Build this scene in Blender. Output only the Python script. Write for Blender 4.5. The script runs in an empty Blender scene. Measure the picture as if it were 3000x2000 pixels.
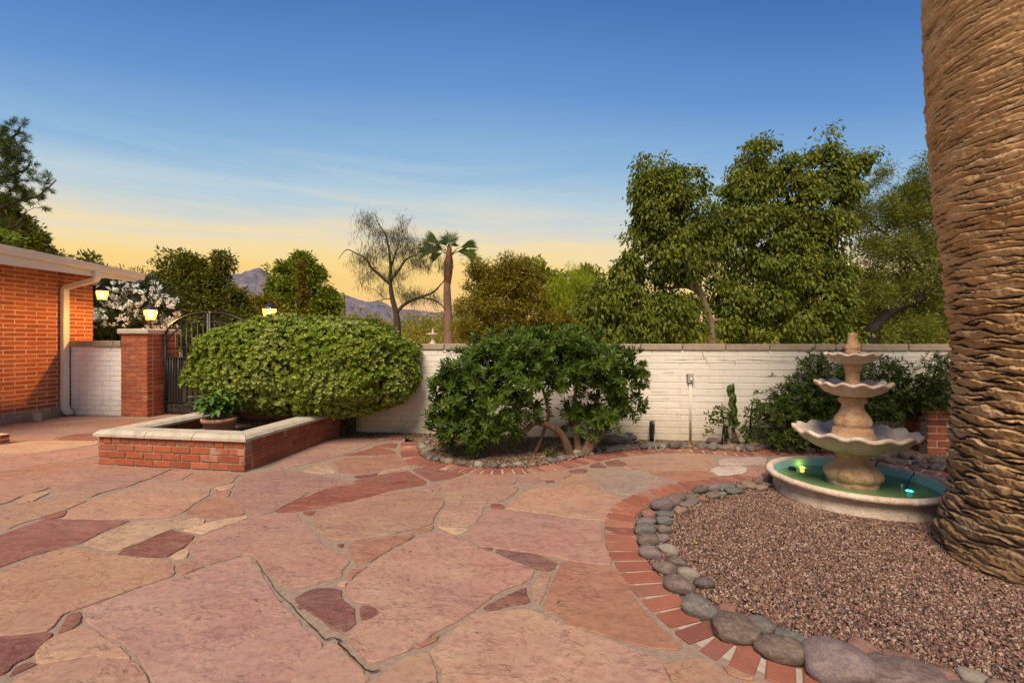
import bpy, bmesh, math, random
import numpy as np
from mathutils import Vector, Matrix, noise as mn

R = math.radians
scene = bpy.context.scene
# ------------------------------------------------------------------ camera
EYE, F = 1.2, 1333.0            # eye height (m), focal length in photo pixels (3000 px wide, 16 mm lens)
cam_d = bpy.data.cameras.new("camera")
cam_d.lens = 36.0 * F / 3000.0
cam_d.sensor_width = 36.0
cam_d.clip_start = 0.05
cam_d.clip_end = 20000
cam = bpy.data.objects.new("camera", cam_d)
scene.collection.objects.link(cam)
cam.location = (0, 0, EYE)
cam.rotation_euler = (R(90), 0, 0)
scene.camera = cam

scene.view_settings.view_transform = 'Standard'
scene.view_settings.look = 'None'
scene.view_settings.gamma = 1
scene.view_settings.use_curve_mapping = False
scene.view_settings.exposure = 1.0
EXPO = 2.0

def lin(r, g, b, k=1.0):
    def f(c):
        c /= 255.0
        return (c / 12.92 if c <= 0.04045 else ((c + 0.055) / 1.055) ** 2.4) * k
    return (f(r), f(g), f(b), 1)

# ------------------------------------------------------------------ world: dusk sky
world = bpy.data.worlds.new("World")
scene.world = world
world.use_nodes = True
wn, wl = world.node_tree.nodes, world.node_tree.links
wn.clear()
def W(t, **k):
    n = wn.new(t)
    for a, b in k.items(): setattr(n, a, b)
    return n
def wmath(op, a, b=None):
    n = W('ShaderNodeMath', operation=op)
    for i, v in enumerate((a, b)):
        if v is None: continue
        if isinstance(v, (int, float)): n.inputs[i].default_value = v
        else: wl.new(v, n.inputs[i])
    return n.outputs[0]
tc = W('ShaderNodeTexCoord')
sep = W('ShaderNodeSeparateXYZ'); wl.new(tc.outputs['Generated'], sep.inputs[0])
mp = W('ShaderNodeMapping'); mp.inputs['Scale'].default_value = (1.6, 1.6, 17); mp.inputs['Rotation'].default_value = (0, R(3), 0)
wl.new(tc.outputs['Generated'], mp.inputs[0])
nz = W('ShaderNodeTexNoise'); nz.inputs['Scale'].default_value = 1.6; nz.inputs['Detail'].default_value = 6; nz.inputs['Roughness'].default_value = 0.58
nz.inputs['Distortion'].default_value = 0.5
wl.new(mp.outputs[0], nz.inputs['Vector'])
x, z = sep.outputs['X'], sep.outputs['Z']
zz = wmath('MULTIPLY', z, wmath('ADD', 1.0, wmath('MULTIPLY', wmath('MULTIPLY', x, x), 0.6)))
zz = wmath('ADD', zz, wmath('MULTIPLY', x, 0.05))
wisp = wmath('MULTIPLY', wmath('SUBTRACT', nz.outputs['Fac'], 0.5), 0.17)
band = W('ShaderNodeMapRange'); band.inputs[1].default_value = 0.46; band.inputs[2].default_value = 0.26; wl.new(zz, band.inputs[0])
zz = wmath('ADD', zz, wmath('MULTIPLY', wisp, band.outputs[0]))
ramp = W('ShaderNodeValToRGB')
stops = [(0.0, (226, 172, 168)), (.04, (244, 190, 152)), (.09, (251, 209, 130)), (.15, (251, 219, 145)), (.195, (243, 222, 178)), (.24, (216, 216, 206)),
         (.295, (184, 207, 220)), (.37, (145, 184, 219)), (.48, (104, 151, 208)), (.61, (72, 118, 184)), (.80, (50, 92, 160)), (1.0, (38, 74, 140))]
cr = ramp.color_ramp
while len(cr.elements) < len(stops): cr.elements.new(0.5)
for e, (p, c) in zip(cr.elements, stops):
    e.position = p; e.color = lin(*c, k=1 / EXPO)
wl.new(zz, ramp.inputs[0])
bg = W('ShaderNodeBackground'); bg.inputs['Strength'].default_value = 1.0
wl.new(ramp.outputs[0], bg.inputs['Color'])
wo = W('ShaderNodeOutputWorld'); wl.new(bg.outputs[0], wo.inputs['Surface'])

# ------------------------------------------------------------------ sun: soft afterglow from behind the camera
sd = bpy.data.lights.new("sun", 'SUN')
sd.energy = 3.1; sd.angle = R(30); sd.color = (1.0, 0.82, 0.62)
sun = bpy.data.objects.new("sun", sd)
scene.collection.objects.link(sun)
sun.rotation_euler = Vector((0.16, 0.56, -0.81)).to_track_quat('-Z', 'Y').to_euler()
sun.location = (0, 0, 30)

rnd = random.Random(7)
nr = np.random.default_rng(11)
COL = scene.collection

# ------------------------------------------------------------------ projection helpers (photo pixel -> real place)
def gp(px, py, z=0.0):
    t = (EYE - z) * F / (py - 1000.0)
    return Vector(((px - 1500) / F * t, t, z))
def at(px, py, Y):
    return Vector(((px - 1500) / F * Y, Y, EYE - (py - 1000) / F * Y))
A9 = R(9.0)
U = Vector((math.cos(A9), -math.sin(A9), 0))
V = Vector((math.sin(A9), math.cos(A9), 0))
def crop(k, pts):
    K = {3: (1150, 900, 2.767), 4: (2000, 900, 2.4125), 6: (1600, 1350, 1.68), 7: (0, 1350, 2.352), 8: (800, 1250, 2.09),
         9: (600, 650, 2.94), 5: (2200, 950, 2.613), 10: (1150, 1200, 4.276), 11: (1600, 1230, 3.36), 12: (0, 1150, 4.704)}[k]
    return [(K[0] + a / K[2], K[1] + b / K[2]) for a, b in pts]

# ------------------------------------------------------------------ object helpers
def tag(o, label=None, cat=None, group=None, kind=None):
    if label: o['label'] = label
    if cat: o['category'] = cat
    if group: o['group'] = group
    if kind: o['kind'] = kind
    return o
def empty(name, loc=(0, 0, 0), label=None, cat=None, group=None, kind=None):
    o = bpy.data.objects.new(name, None)
    o.location = loc; COL.objects.link(o); o.empty_display_size = 0.1
    return tag(o, label, cat, group, kind)
def link(name, me, parent=None, loc=None, rot=None, scale=None, col=None):
    """link a mesh object; loc/rot are world values, parents are unrotated empties"""
    o = bpy.data.objects.new(name, me); COL.objects.link(o)
    l = Vector(loc) if loc is not None else Vector((0, 0, 0))
    if parent is not None:
        o.parent = parent
        pw = Vector(parent.location)
        if parent.parent: pw = pw + Vector(parent.parent.location)
        l = l - pw
    o.location = l
    if rot is not None: o.rotation_euler = rot
    if scale is not None: o.scale = scale
    if col is not None: o.color = col
    return o
def mesh(name, verts, faces, mat=None, smooth=False):
    me = bpy.data.meshes.new(name)
    me.from_pydata([tuple(v) for v in verts], [], faces)
    if smooth: me.polygons.foreach_set('use_smooth', [True] * len(me.polygons))
    if mat: me.materials.append(mat)
    me.update()
    return me
def np_mesh(name, Vs, Fs, mat=None, smooth=False):
    """Vs (n,3); Fs (m,k) constant k"""
    me = bpy.data.meshes.new(name)
    n, m, k = len(Vs), len(Fs), Fs.shape[1]
    me.vertices.add(n); me.vertices.foreach_set('co', np.asarray(Vs, np.float32).ravel())
    me.loops.add(m * k); me.loops.foreach_set('vertex_index', np.asarray(Fs, np.int32).ravel())
    me.polygons.add(m); me.polygons.foreach_set('loop_start', np.arange(0, m * k, k, dtype=np.int32))
    me.polygons.foreach_set('loop_total', np.full(m, k, np.int32))
    if smooth: me.polygons.foreach_set('use_smooth', np.ones(m, bool))
    if mat: me.materials.append(mat)
    me.update(calc_edges=True)
    return me
def bm_mesh(name, bm, mat=None, smooth=False):
    me = bpy.data.meshes.new(name); bm.to_mesh(me); bm.free()
    if smooth: me.polygons.foreach_set('use_smooth', [True] * len(me.polygons))
    if mat: me.materials.append(mat)
    return me
def box_bm(bm, c, s, rz=0.0, bevel=0.0):
    r = bmesh.ops.create_cube(bm, size=1.0)
    M = Matrix.Translation(c) @ Matrix.Rotation(rz, 4, 'Z') @ Matrix.Diagonal((s[0], s[1], s[2], 1))
    bmesh.ops.transform(bm, matrix=M, verts=r['verts'])
    if bevel:
        es = list({e for v in r['verts'] for e in v.link_edges})
        bmesh.ops.bevel(bm, geom=es, offset=bevel, segments=1, affect='EDGES')
def box(name, c, s, mat, parent=None, rz=0.0, bevel=0.003):
    bm = bmesh.new(); box_bm(bm, (0, 0, 0), s, rz, bevel)
    return link(name, bm_mesh(name, bm, mat), parent, loc=c)

def tubes(name, lines, sides, mat, parent=None, smooth=True, caps=True):
    """lines: list of (points, radii) joined in one mesh (world coordinates)"""
    VV, FF, FT = [], [], []
    base = 0
    ang = np.linspace(0, 2 * math.pi, sides, endpoint=False)
    ca, sa = np.cos(ang), np.sin(ang)
    for pts, rad in lines:
        P = np.array([tuple(p) for p in pts], float)
        n = len(P)
        if n < 2: continue
        r = np.full(n, rad, float) if np.isscalar(rad) else np.asarray(rad, float)
        T = np.gradient(P, axis=0); T /= (np.linalg.norm(T, axis=1)[:, None] + 1e-9)
        tm = T.mean(0)
        ref = np.array([0, 0, 1.0]) if abs(tm[2]) < 0.8 * np.linalg.norm(tm) + 1e-9 else np.array([0.0, 1.0, 0.05])
        A = np.cross(T, ref); A /= (np.linalg.norm(A, axis=1)[:, None] + 1e-9)
        B = np.cross(T, A)
        ring = P[:, None, :] + r[:, None, None] * (ca[None, :, None] * A[:, None, :] + sa[None, :, None] * B[:, None, :])
        VV.append(ring.reshape(-1, 3))
        i = np.arange(n - 1)[:, None] * sides; j = np.arange(sides)[None, :]; j2 = (j + 1) % sides
        q = np.stack([i + j, i + j2, i + sides + j2, i + sides + j], -1).reshape(-1, 4) + base
        FF.append(q)
        base += n * sides
        if caps:
            VV.append(np.array([P[0], P[-1]]))
            c0, c1 = base, base + 1
            s0 = base - n * sides; s1 = base - sides
            jj = np.arange(sides); jn = (jj + 1) % sides
            FF.append(np.stack([np.full(sides, c0), s0 + jn, s0 + jj, s0 + jj], -1))
            FF.append(np.stack([np.full(sides, c1), s1 + jj, s1 + jn, s1 + jn], -1))
            base += 2
    Vs = np.concatenate(VV); Fs = np.concatenate(FF)
    tri = Fs[Fs[:, 2] == Fs[:, 3]][:, :3]; quad = Fs[Fs[:, 2] != Fs[:, 3]]
    o0 = np.array(parent.location) if parent is not None else np.zeros(3)
    me = bpy.data.meshes.new(name)
    Vs = Vs - o0
    me.vertices.add(len(Vs)); me.vertices.foreach_set('co', Vs.astype(np.float32).ravel())
    loops = np.concatenate([quad.ravel(), tri.ravel()]).astype(np.int32)
    tot = np.concatenate([np.full(len(quad), 4), np.full(len(tri), 3)]).astype(np.int32)
    st = np.concatenate([[0], np.cumsum(tot)[:-1]]).astype(np.int32)
    me.loops.add(len(loops)); me.loops.foreach_set('vertex_index', loops)
    me.polygons.add(len(tot)); me.polygons.foreach_set('loop_start', st); me.polygons.foreach_set('loop_total', tot)
    if smooth: me.polygons.foreach_set('use_smooth', np.ones(len(tot), bool))
    me.materials.append(mat); me.update(calc_edges=True)
    o = bpy.data.objects.new(name, me); COL.objects.link(o)
    if parent is not None: o.parent = parent
    if name in ('branches', 'stems'): o['kind'] = 'stuff'
    return o

def lathe(name, prof, n, mat, parent, center, rf=None, zf=None, smooth=True):
    th = np.linspace(0, 2 * math.pi, n, endpoint=False)
    r = np.array([p[0] for p in prof]); zc = np.array([p[1] for p in prof])
    RR = np.repeat(r[:, None], n, 1); ZZ = np.repeat(zc[:, None], n, 1); TH = np.repeat(th[None], len(prof), 0)
    if rf is not None: RR = rf(RR, ZZ, TH)
    if zf is not None: ZZ = zf(RR, ZZ, TH)
    Vs = np.stack([RR * np.cos(TH), RR * np.sin(TH), ZZ], -1).reshape(-1, 3)
    m = len(prof)
    i = np.arange(m - 1)[:, None] * n; j = np.arange(n)[None]; j2 = (j + 1) % n
    Fs = np.stack([i + j, i + j2, i + n + j2, i + n + j], -1).reshape(-1, 4)
    me = np_mesh(name, Vs, Fs, mat, smooth)
    return link(name, me, parent, loc=center)

def smooth_line(pts, k=6):
    P = [Vector(p) for p in pts]; out = []
    for i in range(len(P) - 1):
        p0 = P[max(i - 1, 0)]; p1 = P[i]; p2 = P[i + 1]; p3 = P[min(i + 2, len(P) - 1)]
        for j in range(k):
            t = j / k
            out.append(0.5 * ((2 * p1) + (-p0 + p2) * t + (2 * p0 - 5 * p1 + 4 * p2 - p3) * t * t + (-p0 + 3 * p1 - 3 * p2 + p3) * t ** 3))
    out.append(P[-1])
    return out
def interp_r(radii, n):
    return np.interp(np.linspace(0, 1, n), np.linspace(0, 1, len(radii)), radii)

# ------------------------------------------------------------------ materials
class NT:
    def __init__(s, name):
        s.m = bpy.data.materials.new(name); s.m.use_nodes = True
        s.t = s.m.node_tree; s.n = s.t.nodes; s.l = s.t.links
        s.p = s.n['Principled BSDF']
    def new(s, t, **k):
        n = s.n.new(t)
        for a, b in k.items(): setattr(n, a, b)
        return n
    def coord(s, scale=(1, 1, 1), kind='Object', rnd=False, rot=(0, 0, 0)):
        t = s.new('ShaderNodeTexCoord'); m = s.new('ShaderNodeMapping')
        m.inputs['Scale'].default_value = scale; m.inputs['Rotation'].default_value = rot
        s.l.new(t.outputs[kind], m.inputs[0])
        if rnd:
            oi = s.new('ShaderNodeObjectInfo'); mu = s.new('ShaderNodeMath', operation='MULTIPLY'); mu.inputs[1].default_value = 37
            s.l.new(oi.outputs['Random'], mu.inputs[0]); s.l.new(mu.outputs[0], m.inputs['Location'])
        return m.outputs[0]
    def noise(s, vec, scale, detail=5, rough=.55, dist=0):
        n = s.new('ShaderNodeTexNoise'); n.inputs['Scale'].default_value = scale; n.inputs['Detail'].default_value = detail
        n.inputs['Roughness'].default_value = rough; n.inputs['Distortion'].default_value = dist
        if vec is not None: s.l.new(vec, n.inputs['Vector'])
        return n.outputs['Fac']
    def ramp(s, fac, st, interp='LINEAR'):
        r = s.new('ShaderNodeValToRGB'); e = r.color_ramp; e.interpolation = interp
        while len(e.elements) < len(st): e.elements.new(.5)
        for a, (p, c) in zip(e.elements, st):
            a.position = p; a.color = c if len(c) == 4 else (*c, 1)
        if fac is not None: s.l.new(fac, r.inputs[0])
        return r.outputs[0]
    def mix(s, fac, a, b, mode='MIX'):
        m = s.new('ShaderNodeMix', data_type='RGBA', blend_type=mode)
        for i, v in ((0, fac), (6, a), (7, b)):
            if isinstance(v, (int, float)): m.inputs[i].default_value = v
            elif isinstance(v, tuple): m.inputs[i].default_value = v if len(v) == 4 else (*v, 1)
            else: s.l.new(v, m.inputs[i])
        return m.outputs[2]
    def math(s, op, a, b=None, c=None):
        n = s.new('ShaderNodeMath', operation=op)
        for i, v in enumerate((a, b, c)):
            if v is None: continue
            if isinstance(v, (int, float)): n.inputs[i].default_value = v
            else: s.l.new(v, n.inputs[i])
        return n.outputs[0]
    def bump(s, h, strength=.4, dist=.01, prev=None):
        b = s.new('ShaderNodeBump'); b.inputs['Strength'].default_value = strength; b.inputs['Distance'].default_value = dist
        s.l.new(h, b.inputs['Height'])
        if prev is not None: s.l.new(prev, b.inputs['Normal'])
        return b.outputs[0]
    def out(s, color=None, rough=.8, normal=None, spec=.3):
        if color is not None:
            if isinstance(color, tuple): s.p.inputs['Base Color'].default_value = color if len(color) == 4 else (*color, 1)
            else: s.l.new(color, s.p.inputs['Base Color'])
        if isinstance(rough, (int, float)): s.p.inputs['Roughness'].default_value = rough
        else: s.l.new(rough, s.p.inputs['Roughness'])
        s.p.inputs['Specular IOR Level'].default_value = spec
        if normal is not None: s.l.new(normal, s.p.inputs['Normal'])
        return s.m

def g(v): return (v, v, v, 1)
def mat_brick(name, tones, mortar_stain=.25):
    t = NT(name)
    oi = t.new('ShaderNodeObjectInfo')
    base = t.ramp(oi.outputs['Random'], [(i / (len(tones) - 1), c) for i, c in enumerate(tones)])
    v = t.coord(kind='Object', rnd=True)
    n1 = t.noise(v, 9, 6, .65); n2 = t.noise(v, 90, 3, .6)
    c = t.mix(t.ramp(n1, [(.35, g(0)), (.75, g(1))]), base, t.mix(.5, base, (.12, .045, .025)))
    c = t.mix(t.math('MULTIPLY', t.ramp(n2, [(.55, g(0)), (.75, g(1))]), .35), c, (.34, .20, .13))
    n3 = t.noise(t.coord(kind='Object', rnd=True, scale=(1, 1, 1)), 3.2, 4, .6)
    c = t.mix(t.math('MULTIPLY', t.ramp(n3, [(.6, g(0)), (.72, g(1))]), mortar_stain), c, (.42, .30, .24))
    return t.out(c, .88, t.bump(t.math('ADD', n1, t.math('MULTIPLY', n2, .5)), .5, .004))
M_BRICK = mat_brick('red_brick', [(.38, .095, .030), (.45, .125, .040), (.32, .075, .026), (.48, .145, .05), (.27, .062, .028)])
M_BRICK2 = mat_brick('planter_brick', [(.30, .075, .033), (.37, .100, .040), (.24, .058, .030), (.40, .12, .055), (.28, .09, .055)], .6)
M_BRICKP = mat_brick('pillar_brick', [(.30, .075, .032), (.37, .10, .038), (.25, .06, .03), (.40, .12, .05), (.22, .055, .03)], .35)
M_PAVER = mat_brick('paver_brick', [(.23, .075, .050), (.31, .115, .075), (.17, .06, .048), (.34, .15, .105), (.26, .085, .052), (.20, .08, .065)], .75)
def mat_simple(name, c1, c2, scale=20, rough=.85, bump=.3, bdist=.004, spec=.25, detail=6, kind='Object'):
    t = NT(name); v = t.coord(kind=kind)
    n = t.noise(v, scale, detail, .62)
    n2 = t.noise(v, scale * 7, 3, .6)
    c = t.ramp(n, [(.3, c1), (.7, c2)])
    return t.out(c, rough, t.bump(t.math('ADD', n, t.math('MULTIPLY', n2, .5)), bump, bdist), spec)
M_MORTAR = mat_simple('brick_mortar', (.46, .36, .27), (.56, .45, .35), 40)
M_JOINT = mat_simple('flagstone_mortar', (.215, .155, .118), (.31, .23, .178), 35, bump=.9, bdist=.008)
M_PMORT = mat_simple('planter_mortar', (.24, .185, .14), (.34, .27, .21), 40, bump=.8)
M_BJOINT = mat_simple('border_mortar', (.33, .275, .22), (.44, .375, .31), 35, bump=.9, bdist=.008)
def mat_paint(name, c1, c2, stain):
    t = NT(name); v = t.coord(kind='Object')
    geo = t.new('ShaderNodeNewGeometry'); sp = t.new('ShaderNodeSeparateXYZ'); t.l.new(geo.outputs['Position'], sp.inputs[0])
    mpn = t.new('ShaderNodeMapping'); t.l.new(geo.outputs['Position'], mpn.inputs[0]); mpn.inputs['Scale'].default_value = (1, 1, 1)
    n = t.noise(mpn.outputs[0], 2.2, 6, .6); n2 = t.noise(mpn.outputs[0], 30, 5, .65); n3 = t.noise(mpn.outputs[0], 5.5, 7, .7, .8)
    c = t.ramp(n, [(.3, c1), (.7, c2)])
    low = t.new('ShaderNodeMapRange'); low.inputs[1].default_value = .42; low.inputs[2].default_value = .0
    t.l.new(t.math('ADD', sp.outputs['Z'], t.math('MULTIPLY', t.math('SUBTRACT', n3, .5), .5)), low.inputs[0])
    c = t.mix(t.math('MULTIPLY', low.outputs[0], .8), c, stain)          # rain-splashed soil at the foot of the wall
    chip = t.ramp(n3, [(.68, g(0)), (.72, g(1))])
    c = t.mix(t.math('MULTIPLY', chip, .35), c, stain)
    st_ = t.new('ShaderNodeMapping'); t.l.new(geo.outputs['Position'], st_.inputs[0]); st_.inputs['Scale'].default_value = (9, 9, .7)
    c = t.mix(t.math('MULTIPLY', t.ramp(t.noise(st_.outputs[0], 1.6, 5, .65), [(.52, g(0)), (.70, g(1))]), .30), c, t.mix(.5, c, stain))
    return t.out(c, .72, t.bump(t.math('ADD', t.math('MULTIPLY', n2, .6), n3), .55, .008), .3)
M_WHITE = mat_paint('cream_wall_paint', (.64, .60, .52), (.72, .68, .60), (.46, .38, .28))
M_WHITE2 = mat_paint('white_wall_paint', (.74, .72, .72), (.80, .78, .76), (.5, .45, .42))
M_CAPSTONE = mat_simple('coping_concrete', (.27, .215, .155), (.37, .305, .23), 14, bump=.7, bdist=.006)
def mat_capstone():
    t = NT('planter_capstone'); v = t.coord(kind='Object'); n = t.noise(v, 9, 7, .65); n2 = t.noise(v, 120, 3, .6)
    c = t.ramp(n, [(.28, (.27, .23, .18)), (.5, (.42, .37, .29)), (.75, (.50, .45, .37))])
    return t.out(c, .85, t.bump(t.math('ADD', n, t.math('MULTIPLY', n2, .6)), .5, .005))
M_PCAP = mat_capstone()
M_FOUND = mat_simple('foundation_concrete', (.22, .17, .13), (.42, .36, .29), 30, bump=1, bdist=.02)
M_CREAM = mat_simple('cream_trim_paint', (.70, .65, .55), (.76, .71, .61), 3, rough=.45, bump=.08)
M_ROOF = mat_simple('roof_edge_metal', (.62, .60, .58), (.7, .69, .67), 4, rough=.4, bump=.05)
M_IRON = mat_simple('black_iron', (.012, .010, .009), (.028, .022, .018), 30, rough=.42, bump=.25, bdist=.001, spec=.5)
M_SCREEN = mat_simple('dark_gate_screen', (.030, .025, .024), (.045, .036, .034), 8, rough=.6, bump=.1)
M_GREY = mat_simple('grey_metal_box', (.30, .27, .24), (.40, .37, .33), 10, rough=.5, bump=.1)
M_CORD = mat_simple('black_cable', (.012, .012, .013), (.02, .02, .02), 20, rough=.5, bump=.1)
M_HOSE = mat_simple('grey_hose', (.20, .19, .17), (.34, .32, .29), 12, rough=.45, bump=.1)
M_TERRA = mat_simple('pot_clay_plastic', (.34, .17, .115), (.40, .21, .145), 6, rough=.6, bump=.15)
M_SOIL = mat_simple('bed_soil', (.085, .052, .035), (.15, .095, .065), 30, bump=1, bdist=.02)
M_DESERT = mat_simple('desert_ground_soil', (.25, .18, .11), (.36, .27, .17), .6, bump=.4, bdist=.05)

def mat_flag():
    t = NT('flagstone')
    oi = t.new('ShaderNodeObjectInfo')
    v = t.coord(kind='Object', rnd=True)
    vs = t.coord(kind='Object', rnd=True, scale=(1.0, 2.6, 1), rot=(0, 0, R(20)))
    n1 = t.noise(v, 2.6, 7, .62, .4); n2 = t.noise(vs, 7, 7, .68, .6); n3 = t.noise(v, 120, 3, .65); n4 = t.noise(v, 30, 5, .7)
    base = oi.outputs['Color']
    c = t.mix(t.math('MULTIPLY', t.ramp(n1, [(.42, g(0)), (.60, g(1))]), .55), base, t.mix(.40, base, (.27, .115, .085)))
    c = t.mix(t.math('MULTIPLY', t.ramp(n2, [(.46, g(0)), (.58, g(1))]), .50), c, t.mix(.30, c, (.46, .29, .18)))
    n5 = t.noise(v, 1.5, 5, .6, .3)
    c = t.mix(t.math('MULTIPLY', t.ramp(n5, [(.47, g(0)), (.62, g(1))]), .6), c, t.mix(.32, c, (.21, .145, .14)))
    c = t.mix(t.math('MULTIPLY', t.ramp(n4, [(.49, g(0)), (.62, g(1))]), .65), c, t.mix(.6, c, (.12, .065, .05)))
    n6 = t.noise(vs, 16, 6, .72, .4)
    c = t.mix(t.math('MULTIPLY', t.ramp(n6, [(.50, g(0)), (.62, g(1))]), .30), c, t.mix(.35, c, (.46, .31, .22)))
    c = t.mix(t.math('MULTIPLY', t.ramp(n3, [(.5, g(0)), (.7, g(1))]), .15), c, (.5, .38, .28))
    n7 = t.noise(v, 1.1, 6, .62, .8); n8 = t.noise(vs, 3.4, 6, .66, .6)
    c = t.mix(t.ramp(n7, [(.42, g(0)), (.58, g(.9))]), c, (1.0, .91, .96), 'MULTIPLY')
    c = t.mix(t.ramp(n8, [(.47, g(0)), (.60, g(.85))]), c, (1.06, 1.12, 1.06), 'MULTIPLY')
    c = t.mix(t.ramp(n8, [(.30, g(.8)), (.44, g(0))]), c, (.80, .74, .80), 'MULTIPLY')
    # cleft ledges: contour steps of a smooth noise
    nn = t.noise(vs, 2.3, 5, .6, .9)
    st = t.math('MULTIPLY', nn, 9.0)
    fr = t.math('FRACT', st)
    edge = t.math('SMOOTH_MIN', t.math('MULTIPLY', fr, 6.0), 1.0, .3)
    step = t.math('ADD', t.math('FLOOR', st), edge)
    # broken ledge lines: only where another noise allows them
    gate = t.ramp(t.noise(v, 5.5, 4, .6), [(.50, g(0)), (.56, g(1))])
    line = t.math('MULTIPLY', t.ramp(fr, [(0, g(1)), (.05, g(1)), (.09, g(0)), (1, g(0))]), gate)
    c = t.mix(t.math('MULTIPLY', line, .8), c, t.mix(.75, c, (.05, .028, .02)))
    b1 = t.bump(t.math('MULTIPLY', step, gate), .5, .0016)
    b2 = t.bump(t.math('ADD', t.math('MULTIPLY', n2, 1.0), t.math('MULTIPLY', n4, .8)), .6, .007, b1)
    b3 = t.bump(n3, .25, .0015, b2)
    return t.out(c, t.ramp(n4, [(.3, g(.62)), (.7, g(.85))]), b3, .25)
M_FLAG = mat_flag()
def mat_rock():
    t = NT('river_rock'); oi = t.new('ShaderNodeObjectInfo'); v = t.coord(kind='Object', rnd=True)
    n1 = t.noise(v, 2.2, 8, .68, 1.2); n2 = t.noise(v, 24, 4, .7); n3 = t.noise(v, 7, 6, .7, .6)
    c = t.mix(t.ramp(n1, [(.42, g(0)), (.62, g(.9))]), oi.outputs['Color'], t.mix(.4, oi.outputs['Color'], (.36, .29, .24)))
    c = t.mix(t.ramp(n3, [(.48, g(0)), (.60, g(.7))]), c, t.mix(.6, c, (.06, .045, .042)))
    c = t.mix(t.ramp(n2, [(.55, g(0)), (.8, g(.5))]), c, (.07, .05, .045))
    return t.out(c, .6, t.bump(t.math('ADD', n3, t.math('MULTIPLY', n2, .5)), .35, .05), .3)
M_ROCK = mat_rock()
def mat_gravel(name, cols):
    t = NT(name)
    a = t.new('ShaderNodeAttribute', attribute_type='INSTANCER', attribute_name='gcol')
    c = t.ramp(a.outputs['Fac'], [(i / len(cols), q) for i, q in enumerate(cols)], 'CONSTANT')
    return t.out(c, .75, None, .25)
M_GRAVEL = mat_gravel('pink_gravel', [(.16, .085, .062), (.22, .125, .09), (.075, .045, .038), (.30, .20, .15), (.18, .09, .065), (.11, .07, .06), (.24, .13, .085), (.06, .045, .045), (.36, .28, .22), (.14, .07, .05), (.09, .055, .045)])
M_GRAVEL2 = mat_gravel('brown_gravel', [(.12, .075, .042), (.18, .11, .065), (.055, .035, .024), (.27, .19, .125), (.13, .075, .045), (.08, .05, .035), (.19, .11, .06), (.05, .035, .027), (.33, .26, .19), (.11, .06, .036)])
def mat_concrete_pool():
    t = NT('weathered_cast_stone'); v = t.coord(kind='Object')
    n1 = t.noise(v, 6, 7, .65, .5); n2 = t.noise(v, 60, 4, .65); n3 = t.noise(v, 18, 6, .7)
    c = t.ramp(n1, [(.3, (.50, .37, .27)), (.5, (.58, .47, .37)), (.7, (.63, .55, .46))])
    c = t.mix(t.math('MULTIPLY', t.ramp(n3, [(.55, g(0)), (.7, g(1))]), .6), c, (.42, .20, .15))
    c = t.mix(t.math('MULTIPLY', t.ramp(n2, [(.55, g(0)), (.70, g(1))]), .6), c, (.20, .16, .13))
    n4 = t.noise(t.coord(kind='Object', scale=(1, 1, .25)), 11, 7, .72, .6)
    c = t.mix(t.math('MULTIPLY', t.ramp(n4, [(.52, g(0)), (.64, g(1))]), .6), c, (.30, .245, .17))
    return t.out(c, .9, t.bump(t.math('ADD', n3, n2), .8, .010))
M_POOL = mat_concrete_pool()
def mat_stone_warm():
    t = NT('warm_cast_stone'); v = t.coord(kind='Object')
    n1 = t.noise(v, 9, 7, .65, .5); n2 = t.noise(v, 70, 4, .65); n3 = t.noise(v, 24, 6, .7)
    c = t.ramp(n1, [(.3, (.44, .235, .12)), (.5, (.54, .335, .19)), (.72, (.56, .42, .30))])
    c = t.mix(t.math('MULTIPLY', t.ramp(n3, [(.50, g(0)), (.64, g(1))]), .65), c, (.24, .14, .08))
    return t.out(c, .92, t.bump(t.math('ADD', n3, n2), .9, .012))
M_STONEW = mat_stone_warm()
M_LINING = mat_simple('blue_pool_lining', (.20, .46, .50), (.30, .56, .58), 8, rough=.6, bump=.2)
M_ALGAE = mat_simple('algae_floor', (.012, .045, .008), (.035, .11, .02), 9, rough=.9, bump=.3)
def mat_water():
    t = NT('pond_water'); t.n.remove(t.p)
    tr = t.new('ShaderNodeBsdfTransparent'); tr.inputs[0].default_value = (.52, .78, .52, 1)
    gl = t.new('ShaderNodeBsdfGlossy'); gl.inputs['Roughness'].default_value = .03
    df = t.new('ShaderNodeBsdfDiffuse'); df.inputs[0].default_value = (.20, .38, .14, 1)
    v = t.coord(kind='Object'); b = t.bump(t.noise(v, 14, 3, .5), .12, .01); t.l.new(b, gl.inputs['Normal'])
    fr = t.new('ShaderNodeFresnel'); fr.inputs[0].default_value = 1.33
    m0 = t.new('ShaderNodeMixShader'); m0.inputs[0].default_value = .68
    t.l.new(tr.outputs[0], m0.inputs[1]); t.l.new(df.outputs[0], m0.inputs[2])
    m1 = t.new('ShaderNodeMixShader'); t.l.new(fr.outputs[0], m1.inputs[0]); t.l.new(m0.outputs[0], m1.inputs[1]); t.l.new(gl.outputs[0], m1.inputs[2])
    t.l.new(m1.outputs[0], t.n['Material Output'].inputs[0])
    return t.m
M_WATER = mat_water()
def mat_emit(name, c, s):
    t = NT(name); t.p.inputs['Base Color'].default_value = (.8, .8, .8, 1)
    t.p.inputs['Emission Color'].default_value = (*c, 1); t.p.inputs['Emission Strength'].default_value = s
    return t.m
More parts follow.
